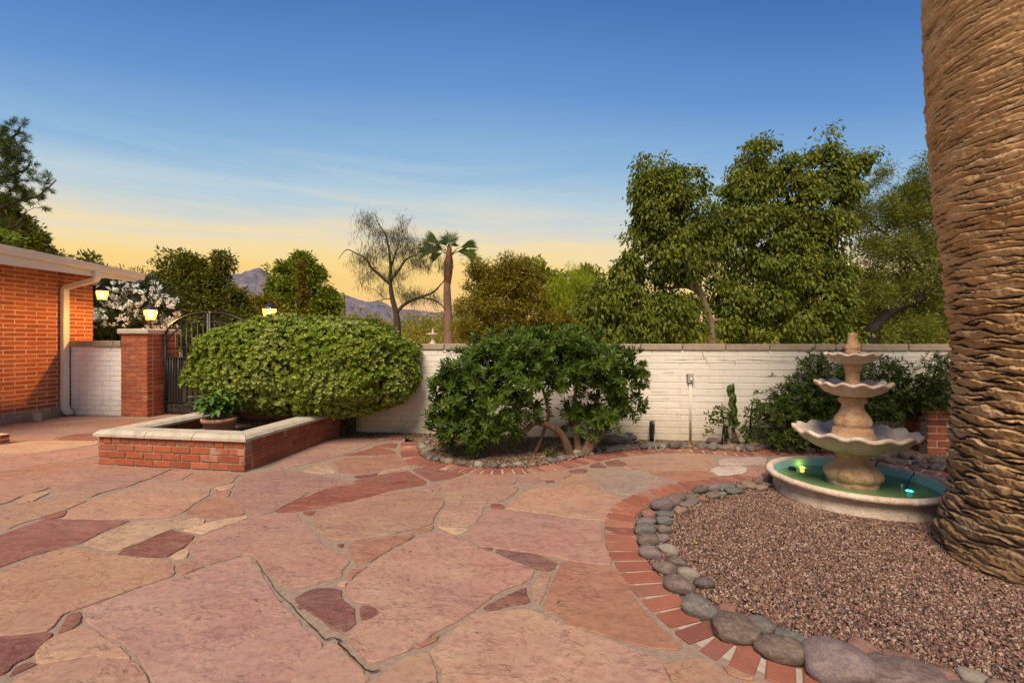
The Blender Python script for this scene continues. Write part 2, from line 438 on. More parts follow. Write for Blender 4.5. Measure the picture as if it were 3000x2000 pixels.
def mat_pane():
    t = NT('lit_lantern_glass'); t.n.remove(t.p)
    em = t.new('ShaderNodeEmission'); em.inputs[0].default_value = (1.0, .44, .09, 1)
    v = t.coord(kind='Object'); sp = t.new('ShaderNodeSeparateXYZ'); t.l.new(v, sp.inputs[0])
    em.inputs[1].default_value = 2.4
    tr = t.new('ShaderNodeBsdfTransparent'); tr.inputs[0].default_value = (1, .86, .6, 1)
    m = t.new('ShaderNodeMixShader'); m.inputs[0].default_value = .5
    t.l.new(tr.outputs[0], m.inputs[1]); t.l.new(em.outputs[0], m.inputs[2]); t.l.new(m.outputs[0], t.n['Material Output'].inputs[0])
    return t.m
M_LAMP = mat_pane()
M_BULB = mat_emit('lit_bulb', (1.0, .62, .22), 30)
M_LEDY = mat_emit('yellow_pool_light', (1.0, .85, .08), 6)
M_LEDB = mat_emit('teal_pool_light', (.03, .75, 1.0), 5)
def mat_bark(name, c1, c2, sc=(6, 6, 1.5)):
    t = NT(name); v = t.coord(kind='Object', scale=sc)
    n = t.noise(v, 5, 6, .65); n2 = t.noise(v, 25, 4, .6)
    return t.out(t.ramp(n, [(.3, c1), (.7, c2)]), .9, t.bump(t.math('ADD', n, n2), .7, .015))
M_BARKD = mat_bark('dark_bark', (.030, .020, .015), (.075, .052, .038))
M_BARKK = mat_bark('blackish_bark', (.014, .009, .008), (.035, .024, .018))
M_BARKB = mat_bark('brown_bark', (.09, .050, .035), (.19, .115, .08))
M_BARKG = mat_bark('grey_green_bark', (.13, .095, .055), (.22, .165, .10))
M_BARKP = mat_bark('fan_palm_trunk', (.20, .115, .07), (.36, .235, .16), (2, 2, 9))
M_BOOT = mat_bark('fan_palm_boots', (.16, .045, .02), (.42, .22, .12))

def leaf_mat(name, cols, edge=None, edge_amt=.0, trans=.25, rough=.5, patchy=None):
    """colour differs from leaf to leaf (face attribute rnd); edge: pale leaf margin (variegated kinds)"""
    t = NT(name)
    a = t.new('ShaderNodeAttribute', attribute_name='rnd')
    c = t.ramp(a.outputs['Fac'], [(i / max(1, len(cols) - 1), q) for i, q in enumerate(cols)])
    if edge is not None:
        ea = t.new('ShaderNodeAttribute', attribute_name='edge')
        f = t.ramp(ea.outputs['Fac'], [(.45, g(0)), (.75, g(1))])
        pn = t.ramp(t.noise(t.coord(kind='Object'), patchy or 3, 3, .5), [(.46, g(0.12)), (.60, g(1))])
        c = t.mix(t.math('MULTIPLY', t.math('MULTIPLY', f, pn), edge_amt), c, edge)
    t.out(c, rough, None, .22)
    tl = t.new('ShaderNodeBsdfTranslucent'); t.l.new(c, tl.inputs[0])
    mx = t.new('ShaderNodeMixShader'); mx.inputs[0].default_value = trans
    t.l.new(t.p.outputs[0], mx.inputs[1]); t.l.new(tl.outputs[0], mx.inputs[2]); t.l.new(mx.outputs[0], t.n['Material Output'].inputs[0])
    return t.m
L_HEDGE = leaf_mat('variegated_leaves', [(0.071, 0.115, 0.009), (0.119, 0.189, 0.011), (0.096, 0.162, 0.012), (0.160, 0.231, 0.014), (0.207, 0.271, 0.020), (0.145, 0.204, 0.012), (0.415, 0.406, 0.046)], edge=(.46, .48, .18), edge_amt=.95, patchy=2.2)
L_PITTO = leaf_mat('glossy_green_leaves', [(0.026, 0.054, 0.005), (0.041, 0.077, 0.006), (0.054, 0.100, 0.008), (0.034, 0.064, 0.005), (0.084, 0.136, 0.011), (0.042, 0.081, 0.007), (0.131, 0.162, 0.013)], rough=.5, trans=.2)
L_BOTTLE = leaf_mat('drooping_leaves', [(0.071, 0.104, 0.011), (0.106, 0.145, 0.012), (0.062, 0.087, 0.011), (0.149, 0.187, 0.018), (0.096, 0.130, 0.012), (0.210, 0.216, 0.020), (0.132, 0.145, 0.022)], rough=.6, trans=.3)
L_ACACIA = leaf_mat('acacia_leaves', [(0.083, 0.106, 0.016), (0.132, 0.150, 0.019), (0.181, 0.210, 0.027), (0.100, 0.113, 0.018), (0.248, 0.256, 0.045)], trans=.3)
L_OLIVE = leaf_mat('olive_brown_leaves', [(0.099, 0.099, 0.010), (0.170, 0.152, 0.013), (0.241, 0.197, 0.014), (0.128, 0.121, 0.011), (0.311, 0.228, 0.015), (0.085, 0.091, 0.011)], trans=.3)
L_PALO = leaf_mat('palo_verde_leaves', [(0.220, 0.275, 0.011), (0.308, 0.363, 0.014), (0.176, 0.231, 0.011), (0.363, 0.396, 0.022)], trans=.4)
L_MESQ = leaf_mat('mesquite_leaves', [(0.060, 0.068, 0.009), (0.098, 0.105, 0.010), (0.130, 0.133, 0.013), (0.174, 0.152, 0.017), (0.075, 0.086, 0.010)], trans=.25)
L_MID = leaf_mat('round_tree_leaves', [(0.088, 0.134, 0.010), (0.137, 0.179, 0.012), (0.177, 0.215, 0.014), (0.236, 0.268, 0.019), (0.099, 0.125, 0.010)], trans=.3)
L_WILLOW = leaf_mat('fine_grey_leaves', [(0.080, 0.088, 0.040), (0.112, 0.120, 0.056), (0.072, 0.080, 0.040), (0.144, 0.144, 0.072)], trans=.35)
L_PINE = leaf_mat('pine_needles', [(0.037, 0.060, 0.012), (0.059, 0.096, 0.015), (0.086, 0.120, 0.019), (0.119, 0.132, 0.024)], trans=.15)
L_LIME = leaf_mat('lime_leaves', [(.15, .22, .02), (.22, .30, .03), (.12, .18, .02)], trans=.35)
L_SCRUB = leaf_mat('scrub_leaves', [(0.144, 0.138, 0.016), (0.217, 0.193, 0.019), (0.289, 0.247, 0.026), (0.173, 0.165, 0.019), (0.375, 0.302, 0.033)], trans=.3)
L_OLEAN = leaf_mat('oleander_leaves', [(.018, .032, .012), (.03, .05, .016), (.045, .065, .02), (.024, .04, .014)], trans=.2)
L_FLOWER = leaf_mat('white_petals', [(.74, .78, .76), (.82, .86, .84), (.78, .82, .78)], trans=.3)
L_JASM = leaf_mat('jasmine_leaves', [(0.025, 0.052, 0.008), (0.042, 0.074, 0.009), (0.065, 0.103, 0.012), (0.039, 0.062, 0.008), (0.098, 0.123, 0.015)], trans=.2)
L_POT = leaf_mat('pot_plant_leaves', [(0.042, 0.105, 0.017), (0.070, 0.154, 0.022), (0.105, 0.196, 0.028), (0.154, 0.252, 0.042)], trans=.2, rough=.35)
L_PALM = leaf_mat('palm_fronds', [(0.051, 0.102, 0.020), (0.085, 0.153, 0.027), (0.128, 0.187, 0.034)], trans=.15, rough=.4)
L_CACT = mat_simple('saguaro_skin', (.10, .13, .03), (.16, .19, .05), 4, rough=.7, bump=.2)

# ------------------------------------------------------------------ foliage
def unit(A): return A / (np.linalg.norm(A, axis=-1, keepdims=True) + 1e-9)
def leaves(name, P, D, N, L, Wd, mat, parent=None, mid=.5, fold=.25, droop=0.0, tone=None):
    """every leaf: 4 points, 2 triangles folded on the midrib"""
    n = len(P); P = np.asarray(P); D = unit(D); S = unit(np.cross(D, N)); Nn = np.cross(S, D)
    L = np.broadcast_to(np.asarray(L, float), (n,))[:, None]; Wd = np.broadcast_to(np.asarray(Wd, float), (n,))[:, None]
    m = P + D * L * mid
    tip = P + D * L + np.array([0, 0, -1.0]) * L * droop
    up = Nn * Wd * fold
    Vs = np.stack([P, m + S * Wd / 2 + up, tip, m - S * Wd / 2 + up], 1).reshape(-1, 3)
    if parent is not None: Vs = Vs - np.array(parent.location)
    b = np.arange(n)[:, None] * 4
    Fs = np.stack([b + [0, 1, 2], b + [0, 2, 3]], 1).reshape(-1, 3)
    me = np_mesh(name, Vs, Fs, mat)
    at1 = me.attributes.new('rnd', 'FLOAT', 'FACE'); tv = nr.random(n) if tone is None else np.clip(.5 * tone + .5 * nr.random(n), 0, 1); r = np.repeat(tv, 2); at1.data.foreach_set('value', r.astype(np.float32))
    at2 = me.attributes.new('edge', 'FLOAT', 'POINT'); at2.data.foreach_set('value', np.tile([0, 1, .4, 1], n).astype(np.float32))
    o = bpy.data.objects.new(name, me); COL.objects.link(o)
    if parent is not None: o.parent = parent; o['kind'] = 'stuff'
    return o
def sph(n):
    return unit(nr.normal(size=(n, 3)))
def px_blobs(Y, L):
    """(px, py, rx, ry, dY, rY[m]) -> centre + radii in metres at distance Y"""
    out = []
    for b in L:
        px, py, rx, ry = b[:4]; dY = b[4] if len(b) > 4 else 0; rY = b[5] if len(b) > 5 else (rx + ry) / 2 * Y / F
        c = at(px, py, Y + dY); out.append((np.array(c), np.array([rx * (Y + dY) / F, rY, ry * (Y + dY) / F])))
    return out
def sample_blobs(blobs, n, shell=.35):
    vol = np.array([np.prod(r) ** .75 for c, r in blobs]); k = nr.choice(len(blobs), n, p=vol / vol.sum())
    C = np.array([c for c, r in blobs])[k]; Rr = np.array([r for c, r in blobs])[k]
    d = sph(n); rad = (nr.random(n) ** shell)[:, None]
    return C + d * rad * Rr, d, k
def skeleton(base_lines, targets, seg=.35, jit=.12, r0=.02, r1=.006):
    """grow branches from stem lines to the targets; returns tube lines"""
    nodes = [np.array(p) for line, _ in base_lines for p in line[len(line) // 3:]]
    rads = [r for line, rr in base_lines for r in list(interp_r(rr, len(line)))[len(line) // 3:]]
    out = []; base = np.array(base_lines[0][0][0])
    T = sorted([np.array(t) for t in targets], key=lambda t: np.linalg.norm(t - base))
    for t in T:
        NN = np.array(nodes); d = np.linalg.norm(NN - t, axis=1) + .35 * np.maximum(0, NN[:, 2] - t[2] + .1)
        i = int(np.argmin(d)); a = NN[i]; dist = np.linalg.norm(t - a)
        if dist < .03: continue
        k = max(3, int(dist / seg) + 2)
        s = np.linspace(0, 1, k)[:, None]
        mid = np.array([0, 0, .12 * dist])
        pts = a + (t - a) * s + mid * (4 * s * (1 - s)) * .5 + nr.normal(size=(k, 3)) * jit * dist / k * (s > 0) * (s < 1)
        ra = min(rads[i] * .8, r0); rr = np.linspace(ra, r1, k)
        out.append((pts, rr))
        for p, q in zip(pts[1:], rr[1:]): nodes.append(p); rads.append(q)
    return out
def stem_lines(stems):
    out = []
    for pts, rr in stems:
        sl = smooth_line(pts, 5); out.append((sl, rr))
    return out
def stems_to_tubes(sl): return [(p, interp_r(r, len(p))) for p, r in sl]

def make_tree(name, label, cat, Y, stems, blobs, nclu, nleaf, L, Wd, mat, bark, crad=.35, style='droop', group=None, mid=.45,
              shell=.4, twig=(.03, .006), base=None, keep=None, fold=.25, spread=1.0, flat=.8, gapf=1.0):
    sl = stem_lines(stems)
    b0 = base or Vector(sl[0][0][0])
    root = empty(name, b0, label, cat, group)
    tubes('trunk', stems_to_tubes(sl), 9, bark, root)
    B = px_blobs(Y, blobs)
    C, dirs, k = sample_blobs(B, int(nclu * 1.5), shell)
    gs_ = 1.6 / crad * gapf
    gz = np.array([mn.noise(Vector(v) * gs_ * .45) + .45 * mn.noise(Vector(v) * gs_) for v in C]); th_ = np.quantile(gz, .23); C, dirs = C[gz > th_], dirs[gz > th_]
    if keep is not None:
        mk = keep(C); C, dirs = C[mk], dirs[mk]
    sk = skeleton(sl, C, r0=twig[0], r1=twig[1])
    if sk: tubes('branches', sk, 4, bark, root, caps=False)
    n = nleaf // len(C)
    ci = np.repeat(np.arange(len(C)), n); m = len(ci)
    cr_ = crad * (.6 + .8 * nr.random(len(C)))[ci][:, None]
    off = sph(m) * (nr.random(m) ** .5)[:, None] * cr_
    off[:, 2] *= flat
    P = C[ci] + off
    tone = nr.random(len(C))[ci]
    out = unit(off + dirs[ci] * crad * .6)
    if style == 'droop':
        D = unit(out * .55 + np.array([0, 0, -1.0]) * 1.0 + nr.normal(size=(m, 3)) * .35)
    elif style == 'up':
        D = unit(out + np.array([0, 0, .5]) + nr.normal(size=(m, 3)) * .4)
    elif style == 'hang':
        D = unit(np.array([0, 0, -1.0]) + nr.normal(size=(m, 3)) * .22)
    else:
        D = unit(out + nr.normal(size=(m, 3)) * .8)
    if keep is not None:
        mk = keep(P); P, D, out, tone = P[mk], D[mk], out[mk], tone[mk]; m = len(P)
    N = unit(nr.normal(size=(m, 3)) + np.array([0, -.2, .9]))
    sc = (.65 + .7 * nr.random(m))
    leaves('crown', P, D, N, L * sc, Wd * sc, mat, root, mid=mid, fold=fold, tone=tone)
    return root

# ------------------------------------------------------------------ ground (setting)
def sheet(name, poly, z, mat, parent=None, kind=None, depth=0.0):
    vs = [(p[0], p[1], z) for p in poly]; n = len(vs)
    fs = [list(range(n))]
    ar = sum(vs[i][0] * vs[(i + 1) % n][1] - vs[(i + 1) % n][0] * vs[i][1] for i in range(n))
    if ar < 0: fs = [list(range(n))[::-1]]
    if depth:
        vs += [(p[0], p[1], z - depth) for p in poly]
        for i in range(n):
            j = (i + 1) % n
            fs.append([i, n + i, n + j, j] if ar > 0 else [i, j, n + j, n + i])
    o = link(name, mesh(name, vs, fs, mat), parent)
    if kind: o['kind'] = kind
    return o
sheet('ground', [(-6000, -60), (6000, -60), (6000, 9000), (-6000, 9000)], -.06, M_DESERT, kind='structure')

# long wall line
W0 = Vector((-1.567, 5.97, 0)); WD = Vector((4.645 + 1.567, 5.16 - 5.97, 0)).normalized(); WN = Vector((WD.y, -WD.x, 0))
if WN.y > 0: WN = -WN
def wall_y(xx): return W0.y + (xx - W0.x) * WD.y / WD.x

# ---- borders
bo_out6 = [(1700, 1290), (1420, 1180), (1290, 1140), (1090, 1075), (960, 1020), (800, 965), (690, 890), (610, 820), (530, 745), (460, 680), (390, 590), (340, 510), (305, 450), (288, 400), (283, 340),
           (288, 290), (308, 240), (350, 203), (420, 168), (520, 136), (640, 104), (760, 85), (880, 68), (990, 55)]
bo_in6 = [(1880, 1180), (1650, 1110), (1530, 1075), (1430, 1045), (1290, 1005), (1140, 945), (1000, 890), (850, 830), (760, 778), (700, 720), (640, 650), (590, 590), (540, 530), (490, 460), (452, 400),
          (435, 340), (440, 290), (470, 240), (530, 203), (610, 172), (720, 146), (840, 124), (960, 105), (1060, 90)]
bedA_out = [gp(*p) for p in crop(6, bo_out6)]
bb_out10 = [(95, 470), (88, 520), (105, 570), (145, 620), (280, 690)]
outB = crop(10, [(108, 400), (95, 450), (90, 500), (98, 550), (130, 610), (190, 650), (280, 690), (400, 715), (560, 740), (740, 765), (900, 785), (1060, 800), (1200, 808), (1400, 805), (1600, 800), (1780, 785), (1950, 765), (2120, 745)]) + \
       crop(11, [(300, 455), (520, 400), (700, 365), (900, 340), (1100, 325), (1400, 318), (1700, 335), (1950, 352), (2200, 352)]) + \
       crop(4, [(700, 1030), (900, 1045), (1080, 1060), (1330, 1110), (1600, 1150), (1900, 1205)])
def resample(P, step):
    P = [Vector((p[0], p[1], 0)) for p in P]; P = smooth_line(P, 4)
    d = [0]
    for a, b in zip(P, P[1:]): d.append(d[-1] + (b - a).length)
    n = int(d[-1] / step); out = []
    xs = np.linspace(0, d[-1], n + 1); X = np.interp(xs, d, [p.x for p in P]); Yv = np.interp(xs, d, [p.y for p in P])
    return [Vector((a, b, 0)) for a, b in zip(X, Yv)]
def offset(P, d):
    out = []
    for i, p in enumerate(P):
        t = (P[min(i + 1, len(P) - 1)] - P[max(i - 1, 0)]).normalized()
        out.append(p + Vector((t.y, -t.x, 0)) * d)
    return out

brick_cache = {}
def brick_mesh(L, D, H, mat, bevel=.004):
    k = (round(L, 3), round(D, 3), round(H, 3), mat.name, rnd.randrange(3))
    if k not in brick_cache:
        bm = bmesh.new(); box_bm(bm, (0, 0, 0), (L, D, H), 0, min(bevel, L * .2))
        for v in bm.verts: v.co += Vector((rnd.uniform(-1, 1), rnd.uniform(-1, 1), rnd.uniform(-1, 1))) * .0016
        brick_cache[k] = bm_mesh('brick', bm, mat)
    return brick_cache[k]

def border(name, P, width, kindlabel, d):
    root = empty(name, P[0], None, None, None, 'structure')
    Q = offset(P, d * width)
    o0 = Vector(P[0])
    vs = [p - o0 + Vector((0, 0, -.008)) for p in P] + [p - o0 + Vector((0, 0, -.008)) for p in Q] + [p - o0 + Vector((0, 0, -.05)) for p in Q]; n_ = len(P)
    fs = []
    for i in range(n_ - 1):
        fs += [[i, i + 1, n_ + i + 1, n_ + i], [n_ + i, n_ + i + 1, 2 * n_ + i + 1, 2 * n_ + i]]
    me = mesh('mortar_strip', vs, fs, M_BJOINT); o_ = bpy.data.objects.new('mortar_strip', me); COL.objects.link(o_); o_.parent = root
    for i in range(len(P) - 1):
        m = (P[i] + P[i + 1]) / 2; t = P[i + 1] - P[i]; q = (Q[i] + Q[i + 1]) / 2
        c = (m + q) / 2; w = (t.length + (Q[i + 1] - Q[i]).length) / 2 - .021
        a = math.atan2((q - m).y, (q - m).x) + rnd.uniform(-.02, .02)
        link('brick', brick_mesh(width - .006, max(.03, w), .07, M_PAVER), root, loc=(c.x, c.y, -.036 + rnd.uniform(0, .004)), rot=(rnd.uniform(-.01, .01), rnd.uniform(-.01, .01), a))
    return root, Q
PA = resample(bedA_out, .120)
rootA, QA = border('gravel_bed_border', PA, .195, '', 1)
PB = resample([gp(*p) for p in outB], .106)
rootB, QB = border('wall_bed_border', PB, .195, '', -1)
# straight run of bricks along the planting strip on the left
stripP = [gp(1005, 1284), gp(1080, 1286), gp(1172, 1289)]
PS = resample(stripP, .10); 
rootS, QS = border('brick_border', PS, .17, '', -1)

# ---- beds
palmC = Vector((3.07, 2.40, 0)); FC0 = Vector((2.685, 3.587, 0))
bedA = [Vector((p.x, p.y, 0)) for p in QA]
bedA_poly = bedA + [Vector((3.2, 4.65, 0)), Vector((4.9, 4.3, 0)), Vector((5.6, 3.0, 0)), Vector((5.4, .3, 0)), Vector((2.0, .3, 0))]
bedB_poly = [Vector((p.x, p.y, 0)) for p in QB] + [Vector((6.2, wall_y(6.2), 0)), Vector((-3.7, wall_y(-3.7), 0)), Vector((-3.2, 5.95, 0)), QS[0], QS[-1]]
sheet('planting_bed_soil', bedA_poly, -.022, M_SOIL, kind='structure')
sheet('wall_bed_soil', bedB_poly, -.020, M_SOIL, kind='structure')

def gravel_gn(name, poly, z, density, size, mat, label, parent=None, seed=1, tilt=0):
    src = mesh(name, [(p[0], p[1], z) for p in poly], [list(range(len(poly)))], mat)
    # subdivide into triangles so that points spread over the polygon
    bm = bmesh.new(); bm.from_mesh(src); bmesh.ops.triangulate(bm, faces=bm.faces[:])
    for _ in range(4): bmesh.ops.subdivide_edges(bm, edges=[e for e in bm.edges if e.calc_length() > .25], cuts=1)
    bmesh.ops.triangulate(bm, faces=bm.faces[:])
    for v in bm.verts:
        v.co.z += .008 * math.sin(v.co.x * 5 + 1) * math.sin(v.co.y * 4.3)
    bm.to_mesh(src); bm.free()
    o = link(name, src, parent)
    ng = bpy.data.node_groups.new(name, 'GeometryNodeTree')
    ng.interface.new_socket('Geometry', in_out='INPUT', socket_type='NodeSocketGeometry')
    ng.interface.new_socket('Geometry', in_out='OUTPUT', socket_type='NodeSocketGeometry')
    n = ng.nodes; l = ng.links
    gi = n.new('NodeGroupInput'); go = n.new('NodeGroupOutput')
    ds = n.new('GeometryNodeDistributePointsOnFaces'); ds.inputs['Density'].default_value = density; ds.inputs['Seed'].default_value = seed
    ico = n.new('GeometryNodeMeshIcoSphere'); ico.inputs['Radius'].default_value = size; ico.inputs['Subdivisions'].default_value = 1
    sm = n.new('GeometryNodeSetMaterial'); sm.inputs['Material'].default_value = mat
    sp = n.new('GeometryNodeSetPosition'); rv0 = n.new('FunctionNodeRandomValue'); rv0.data_type = 'FLOAT_VECTOR'
    rv0.inputs[0].default_value = (-size * .28,) * 3; rv0.inputs[1].default_value = (size * .28,) * 3
    l.new(ico.outputs[0], sp.inputs['Geometry']); l.new(rv0.outputs[0], sp.inputs['Offset']); l.new(sp.outputs[0], sm.inputs[0])
    ip = n.new('GeometryNodeInstanceOnPoints')
    rr = n.new('FunctionNodeRandomValue'); rr.data_type = 'FLOAT_VECTOR'; rr.inputs[0].default_value = (0, 0, 0); rr.inputs[1].default_value = (6.28, 6.28, 6.28); rr.inputs['Seed'].default_value = 3
    rs = n.new('FunctionNodeRandomValue'); rs.data_type = 'FLOAT_VECTOR'; rs.inputs[0].default_value = (.45, .4, .3); rs.inputs[1].default_value = (1.9, 1.3, .9); rs.inputs['Seed'].default_value = 5
    e2r = n.new('FunctionNodeEulerToRotation')
    l.new(gi.outputs[0], ds.inputs['Mesh']); l.new(ds.outputs['Points'], ip.inputs['Points']); l.new(sm.outputs[0], ip.inputs['Instance'])
    l.new(rr.outputs[0], e2r.inputs[0]); l.new(e2r.outputs[0], ip.inputs['Rotation']); l.new(rs.outputs[0], ip.inputs['Scale'])
    st = n.new('GeometryNodeStoreNamedAttribute'); st.domain = 'INSTANCE'; st.data_type = 'FLOAT'; st.inputs['Name'].default_value = 'gcol'
    rc = n.new('FunctionNodeRandomValue'); rc.data_type = 'FLOAT'; rc.inputs['Seed'].default_value = 9
    l.new(ip.outputs[0], st.inputs['Geometry']); l.new(rc.outputs[1], st.inputs['Value']); l.new(st.outputs[0], go.inputs[0])
    md = o.modifiers.new('pebbles', 'NODES'); md.node_group = ng
    if label: tag(o, label, 'gravel', None, 'stuff')
    else: o['kind'] = 'stuff'
    return o
visA = [p for p in bedA] + [Vector((2.3, 4.4, 0)), Vector((3.6, 3.9, 0)), Vector((4.3, 2.9, 0)), Vector((4.0, 1.2, 0)), Vector((2.9, .9, 0))]
gravel_gn('gravel', visA, -.006, 15000, .0062, M_GRAVEL, 'pinkish brown gravel filling the round bed under the palm trunk', seed=2)
visB = [Vector((p.x, p.y, 0)) for p in QB] + [Vector((5.2, wall_y(5.2), 0)), Vector((-2.9, wall_y(-2.9), 0)), QS[0], QS[-1]]
gravel_gn('gravel', visB, .0, 9000, .0078, M_GRAVEL2, 'brown gravel in the strip along the white wall', seed=4)

# ------------------------------------------------------------------ patio: mortar sheet + flagstones
patio = empty('patio', (0, 0, 0), kind='structure')
patio_poly = [Vector((-9.5, .2, 0)), Vector((2.0, .2, 0))] + [Vector((p.x, p.y, 0)) for p in [QA[0]]] + [a * .8 + b * .2 for a, b in zip(PA, QA)][1:] + \
             [gp(2270, 1425), gp(2350, 1500), gp(2700, 1500), gp(2850, 1475)]
midB = [a * .8 + b * .2 for a, b in zip(PB, QB)]
patio_poly += [gp(2950, 1425)] + midB[::-1] + [QS[-1], QS[0], Vector((-2.3, 6.0, 0)), Vector((-3.8, 8.3, 0)), Vector((-9.5, 8.9, 0))]
sheet('mortar_bed', patio_poly, -.007, M_JOINT, patio, depth=.04)

